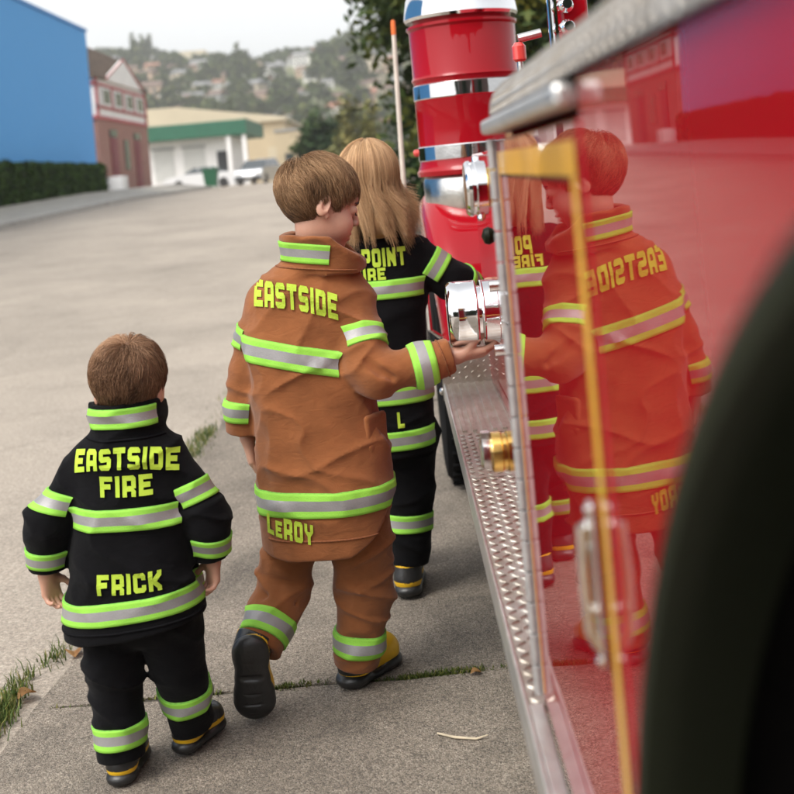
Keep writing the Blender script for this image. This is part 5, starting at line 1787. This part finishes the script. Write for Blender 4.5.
seam('seam', jb, (-.585, 2.38, .70), (.03, 0, 1), (0, -1, 0), M_seamk, jacket, outside=.18, th0=-75, th1=75)
trs, tb = garment('trousers', tr, M_blackc, tod, 58, .0038, .9)
band('reflective_band', tb, (-.6485, 2.366, .095), (.02, -.1, -1), (0, -1, 0), .045, TAPE, trs, -180, 180, 110, .1)
band('reflective_band', tb, (-.5255, 2.43, .135), (.06, .3, -.9), (0, -1, 0), .045, TAPE, trs, -180, 180, 110, .1)
boot(tod, (-.650, 2.325, .0), (.05, 1, 0), (0, 0, 1), (-.648, 2.37, .085), .15, 'piped')
boot(tod, (-.545, 2.425, .006), (.42, .9, 0), (0, 0, 1), (-.522, 2.47, .09), .15, 'piped')

# ------------------------------------------------------------------ the girl in black
G0 = (-0.06, 3.25, 0.0)
girl = thing('person', 'long haired blond girl in black firefighter jacket, farthest ahead with a hand on the truck', 'person', G0, 'children in firefighter clothing')
GC, GM, GS = (-0.062, 3.265, 1.165), head_matrix(R(12), R(6), R(2)), 1.0
body = head_prims(GC, GM, GS, (-0.060, 3.27, 1.0))
body += [ell((-.058, 3.26, .87), (.1, .06, .15), .02), ell((-.06, 3.26, .64), (.085, .055, .2), .03)]
GW = (.205, 3.31, .835)
body += chain([(.055, 3.265, .94), (.15, 3.27, .865), GW], [.034, .028, .02], .02)
body += chain([(-.17, 3.265, .94), (-.205, 3.27, .78), (-.20, 3.30, .64)], [.034, .028, .02], .02)
body += chain([(.0, 3.26, .45), (-.028, 3.27, .30), (-.04, 3.25, .08)], [.04, .035, .028], .01)
body += chain([(-.115, 3.26, .5), (-.124, 3.39, .28), (-.13, 3.455, .09)], [.04, .035, .028], .01)
body += hand_prims(GW, (.75, .6, -.2), (.6, -.5, -.6), (-.3, .3, .9), .13, (12, 18, 14), 1.2)
body += hand_prims((-.20, 3.30, .645), (.05, .1, -1), (1, .2, .1), (0, 1, .1), .13, (20, 28, 20), 1.0)
lo, hi = bounds(body)
V, F = sdf_mesh(body, 0.003, lo, hi)
pyobj('body', V, F, M_skin, girl)
jk = [loft([(.36, -.062, 3.255, .125, .11, 2.3), (.45, -.062, 3.255, .122, .108, 2.3), (.58, -.06, 3.257, .120, .102, 2.3), (.72, -.06, 3.26, .122, .098, 2.3), (.84, -.058, 3.262, .126, .096, 2.3),
            (.92, -.058, 3.264, .132, .085, 2.2), (.965, -.058, 3.266, .11, .076, 2.1), (1.0, -.058, 3.268, .075, .064, 2.0), (1.03, -.058, 3.268, .058, .056, 2.0)], .02)]
s1, e1 = limb([(.045, 3.265, .945), (.148, 3.27, .868), (.168, 3.28, .858), (.212, 3.312, .833)], [.056, .049, .047, .042], .018)
s2, e2 = limb([(-.162, 3.265, .945), (-.20, 3.27, .79), (-.198, 3.295, .665)], [.056, .049, .043], .018)
jk += s1 + s2
jk.append(Prim((-.06, 3.26, .3), 9, lambda P: .405 + .02 * np.clip((P[:, 1] - 3.26) / .1, 0, 1) - P[:, 2], .004, 'i'))
jk += e1 + e2
jk.append(loft([(.34, -.062, 3.255, .113, .098, 2.3), (.425, -.062, 3.255, .112, .097, 2.3)], .004, 's'))
jk.append(loft([(.99, -.058, 3.272, .074, .066, 2.2), (1.05, -.058, 3.272, .076, .07, 2.2)], .012))
jk.append(loft([(1.0, -.058, 3.272, .062, .054, 2.2), (1.08, -.058, 3.272, .066, .06, 2.2)], .003, 's'))
jacket, jb = garment('jacket', jk, M_blackc, girl, 61, .0042, .65, zlow=.42)
jacket['label'] = 'black jacket with POINT FIRE across the back'
for z, ou, el in ((.864, 0, (.126, .096)), (.575, 0, (.12, .102)), (.452, .24, None)):
    band('reflective_band', jb, (-.059, 3.26, z), (0, 0, 1), (0, -1, 0), .054, TAPE, jacket, -178, 178, 110, .2, outside=ou, ell_=el)
band('reflective_band', jb, (.10, 3.268, .905), (.8, .03, -.6), (0, -1, 0), .052, TAPE, jacket, -180, 180, 110, .064)
band('reflective_band', jb, (.188, 3.295, .847), (.8, .55, -.4), (0, -1, 0), .045, TAPE, jacket, -180, 180, 110, .08)
band('reflective_band', jb, (-.185, 3.268, .86), (-.25, 0, -.97), (0, -1, 0), .05, TAPE, jacket, -180, 180, 110, .08)
lettering('lettering', jb, 'POINT', (-.038, 3.2, .952), (1, 0, -.02), (0, 0, 1), .050, .62, M_letter, jacket)
lettering('lettering', jb, 'FIRE', (-.081, 3.2, .909), (1, 0, -.02), (0, 0, 1), .033, .9, M_letter, jacket)
lettering('lettering', jb, 'L', (-.030, 3.2, .510), (1, 0, 0), (0, 0, 1), .042, .7, M_letter, jacket)
tr = [cone((-.1, 3.26, .45), (-.02, 3.26, .45), .09, .09, .02)]
a, ea = limb([(-.012, 3.26, .44), (-.026, 3.265, .30), (-.040, 3.255, .085)], [.078, .066, .053], .02)
b, eb = limb([(-.112, 3.26, .44), (-.124, 3.39, .28), (-.13, 3.45, .09)], [.078, .064, .053], .02)
tr += a + b + ea + eb
trs, tb = garment('trousers', tr, M_blackc, girl, 68, .0042, .8)
band('reflective_band', tb, (-.034, 3.26, .205), (-.06, -.04, -1), (0, -1, 0), .05, TAPE, trs, -180, 180, 110, .1)
band('reflective_band', tb, (-.1275, 3.42, .19), (-.03, .3, -1), (0, -1, 0), .05, TAPE, trs, -180, 180, 110, .1)
boot(girl, (-.052, 3.20, .003), (.06, 1, 0), (0, 0, 1), (-.042, 3.25, .12), .19, 'piped')
boot(girl, (-.135, 3.40, .0), (-.05, 1, 0), (0, 0, 1), (-.13, 3.455, .12), .19, 'piped')

# her long hair: a smooth curtain of strands swept over the right shoulder
M_hairg = tone_mat('strawberry_blond_hair', [(0.0, (0.15, 0.075, 0.03)), (0.5, (0.46, 0.27, 0.135)), (1.0, (0.75, 0.50, 0.29))], 0.45, 0.25)
r_ = np.random.default_rng(41)
n = 13000
th = r_.uniform(-2.75, 2.75, n)                     # angle round the head, 0 = back of the head
u0 = r_.uniform(0.02, 1.0, n) ** 0.7                # how far down the scalp the hair is rooted
clump = np.floor((th + 3) * 7).astype(int)
cr = r_.uniform(-1, 1, 60)[clump]; cr2 = r_.uniform(-1, 1, 60)[(clump * 7) % 60]
C = np.array(GC) + np.array([0, -.012, .022])
npt = 16
paths = np.zeros((n, npt, 3))
dirx, diry = np.sin(th), -np.cos(th)
shell = r_.uniform(0.86, 1.07, n)
zend = 1.045 + .026 * r_.normal(size=n) + .022 * cr + 0.0 * np.abs(dirx)
for i in range(npt):
    s = i / (npt - 1)
    t1 = np.clip(s / 0.5, 0, 1)
    ph = u0 * 0.9 + (math.pi * .56 - u0 * 0.9) * t1     # polar angle over the skull
    rx, ry, rz = .083 * shell, .102 * shell, .092 * shell
    px = C[0] + rx * np.sin(ph) * dirx
    py = C[1] + ry * np.sin(ph) * diry
    pz = C[2] + rz * np.cos(ph)
    if s > 0.5:
        q = (s - 0.5) / 0.5
        z0 = C[2] + rz * math.cos(math.pi * .56)
        pz = z0 + (zend - z0) * q
        sw = q ** 1.5
        flare = 1 - .10 * math.sin(q * 2.2) + 0.10 * q * q
        right = np.clip(dirx, 0, 1)
        px = C[0] + (px - C[0]) * flare + sw * (.020 + .022 * right * q + .012 * cr) + .006 * cr2 * math.sin(q * 5)
        py = C[1] + (py - C[1]) * (1 - .22 * q) - 0.030 * q + .010 * cr2 * q
    paths[:, i] = np.stack([px, py, pz], 1)
paths += r_.normal(size=(n, 1, 3)) * 0.0012
tones = np.clip(0.52 + 0.22 * cr + 0.15 * r_.normal(size=n) + 0.1 * (shell - 0.96) * 8, 0, 1)
pr = [ell(tuple(C), (.074, .092, .083), .01), cone((-.062, 3.19, 1.16), (-.045, 3.182, 1.06), .058, .056, .03, flat=((0, 1, 0), 1.6))]
V, F = sdf_mesh(pr, .005, *bounds(pr))
strands('hair', paths, 0.0006, M_hairg, girl, tones, 0.2, (V, F, np.full(len(V), 0.2)))
# ------------------------------------------------------------------ small things on the ground
M_grass = tone_mat('grass_blades', [(0.0, (0.03, 0.055, 0.012)), (0.6, (0.085, 0.13, 0.022)), (1.0, (0.28, 0.23, 0.07))], 0.6, 0.3, trans=0.2)
M_moss = tone_mat('moss', [(0.0, (0.03, 0.045, 0.01)), (0.6, (0.075, 0.10, 0.018)), (1.0, (0.16, 0.15, 0.04))], 0.85, 0.2)
def blades(name, pts, hgt, wid, seed, m, label):
    r = np.random.default_rng(seed)
    n = len(pts)
    pts = np.asarray(pts, float)
    a = r.uniform(0, 2 * math.pi, n); lean = r.uniform(0.1, 1.1, n)
    h = hgt * r.uniform(0.4, 1.2, n)
    d = np.stack([np.cos(a), np.sin(a), np.zeros(n)], 1); s = np.stack([-np.sin(a), np.cos(a), np.zeros(n)], 1)
    up = np.array([0, 0, 1.0])
    V = []
    for q, wq in ((0, 1), (0.55, .75), (1.0, .12)):
        c = pts + up * (h * q * (1 - 0.25 * q * lean))[:, None] + d * (h * lean * q * q * .8)[:, None]
        V += [c - s * wid * wq, c + s * wid * wq]
    V = np.stack(V, 1).reshape(-1, 3)
    b = np.arange(n) * 6
    F = np.concatenate([np.stack([b, b + 1, b + 3, b + 2], 1), np.stack([b + 2, b + 3, b + 5, b + 4], 1)])
    o = pyobj(name, V, F, m, None, False, tone=np.repeat(r.uniform(0, 1, n), 6))
    tag(o, label, 'grass', kind='stuff')
    return o
r_ = np.random.default_rng(3)
pts = []
def tuft(x, y, n, sx, sy):
    for _ in range(n):
        pts.append((x + r_.normal() * sx, y + r_.normal() * sy, g(y) - .012))
for y, n, sx, sy in ((2.70, 900, .02, .085), (2.56, 300, .022, .08), (2.9, 110, .02, .06), (3.3, 60, .02, .1), (5.2, 330, .03, .13), (5.5, 380, .03, .12), (4.7, 50, .025, .12), (6.4, 90, .03, .3), (3.05, 80, .02, .04), (8, 300, .03, .6)):
    tuft(-1.03 if y < 3 else -.985, y, n, sx, sy)
blades('grass', pts, .036, .0017, 5, M_grass, 'green and straw coloured grass growing along the edge of the pavement')
pts = []
for x0, x1, n, sd in ((-.415, -.29, 420, .008), (-.36, -.345, 140, .006), (-.57, -.50, 120, .007), (-.08, .118, 900, .0085), (-.28, -.08, 120, .004), (-.9, -.62, 90, .003), (.1, .4, 200, .006)):
    for _ in range(n):
        x = r_.uniform(x0, x1)
        pts.append((x, 2.722 + r_.normal() * sd + .006 * math.sin(x * 17), -.008))
blades('moss', pts, .016, .0022, 6, M_moss, 'low green moss filling the joint across the pavement')
bm = NB()
box(bm, -.94, 1.24, 2.713, 2.727, -.05, -.004)
soil = obj('joint_soil', bm, mat('joint_soil', (0.05, 0.042, 0.03), .95, var=.4, vscale=40, bump=.5)); soil['kind'] = 'structure'

M_twig = mat('dry_twig', (0.50, 0.42, 0.30), .8, var=.2, vscale=30)
bm = NB(); tube(bm, [(-.004, 2.43, .004), (.03, 2.405, .005), (.075, 2.392, .004), (.10, 2.398, .007)], [.0022, .0028, .0024, .0012], 7)
tag(obj('twig', bm, M_twig, None, True), 'thin pale dry twig lying on the pavement beside the step', 'twig')
M_leafb = mat('fallen_leaf', (0.30, 0.14, 0.05), .7, col2=(0.45, 0.27, 0.10), vscale=40)
def leaf(label, x, y, z, a, L):
    bm = NB()
    d = Vector((math.cos(a), math.sin(a), 0)); s = Vector((-d.y, d.x, 0))
    c = Vector((x, y, z))
    rows = []
    for i in range(7):
        q = i / 6
        wq = math.sin(math.pi * min(1, q * .97 + .02)) ** .8 * .42 * L
        p = c + d * (q - .5) * L
        up = Vector((0, 0, .10 * L * math.sin(q * 4)))
        rows.append([bm.verts.new(p + s * wq * k + up + Vector((0, 0, abs(k) * wq * .5 + .002))) for k in (-1, 0, 1)])
    for A, Bq in zip(rows, rows[1:]):
        for k in range(2): bm.faces.new((A[k], A[k + 1], Bq[k + 1], Bq[k]))
    ret = bmesh.ops.solidify(bm, geom=bm.faces[:], thickness=.0008)
    tag(obj('fallen_leaf', bm, M_leafb, None, True), label, 'leaf', 'fallen leaves')
leaf('small tan fallen leaf on the moss near the step of the truck', .098, 2.70, .003, .3, .028)
leaf('curled brown fallen leaf at the pavement edge left of the toddler', -.93, 3.02, .004, 1.9, .055)
leaf('orange brown fallen leaf lying by the grass at the left edge of the pavement', -.985, 2.80, .0, .9, .05)
leaf('small dry fallen leaf on the road just beyond the grass tufts', -1.02, 3.28, -.012, 2.5, .045)

# thin air between here and the hill
hz_m = bpy.data.materials.new('haze'); hz_m.use_nodes = True
hn, hl = hz_m.node_tree.nodes, hz_m.node_tree.links
hn.clear()
ho = hn.new('ShaderNodeOutputMaterial'); hv = hn.new('ShaderNodeVolumePrincipled')
hv.inputs['Color'].default_value = (0.93, 0.94, 0.96, 1)
hv.inputs['Density'].default_value = 0.0005
hv.inputs['Anisotropy'].default_value = 0.3
hl.new(hv.outputs[0], ho.inputs['Volume'])
bm = NB(); box(bm, -720, 720, -60, 900, -8, 120)
tag(obj('haze', bm, hz_m), 'thin pale haze over the street and hill', 'haze', kind='stuff')
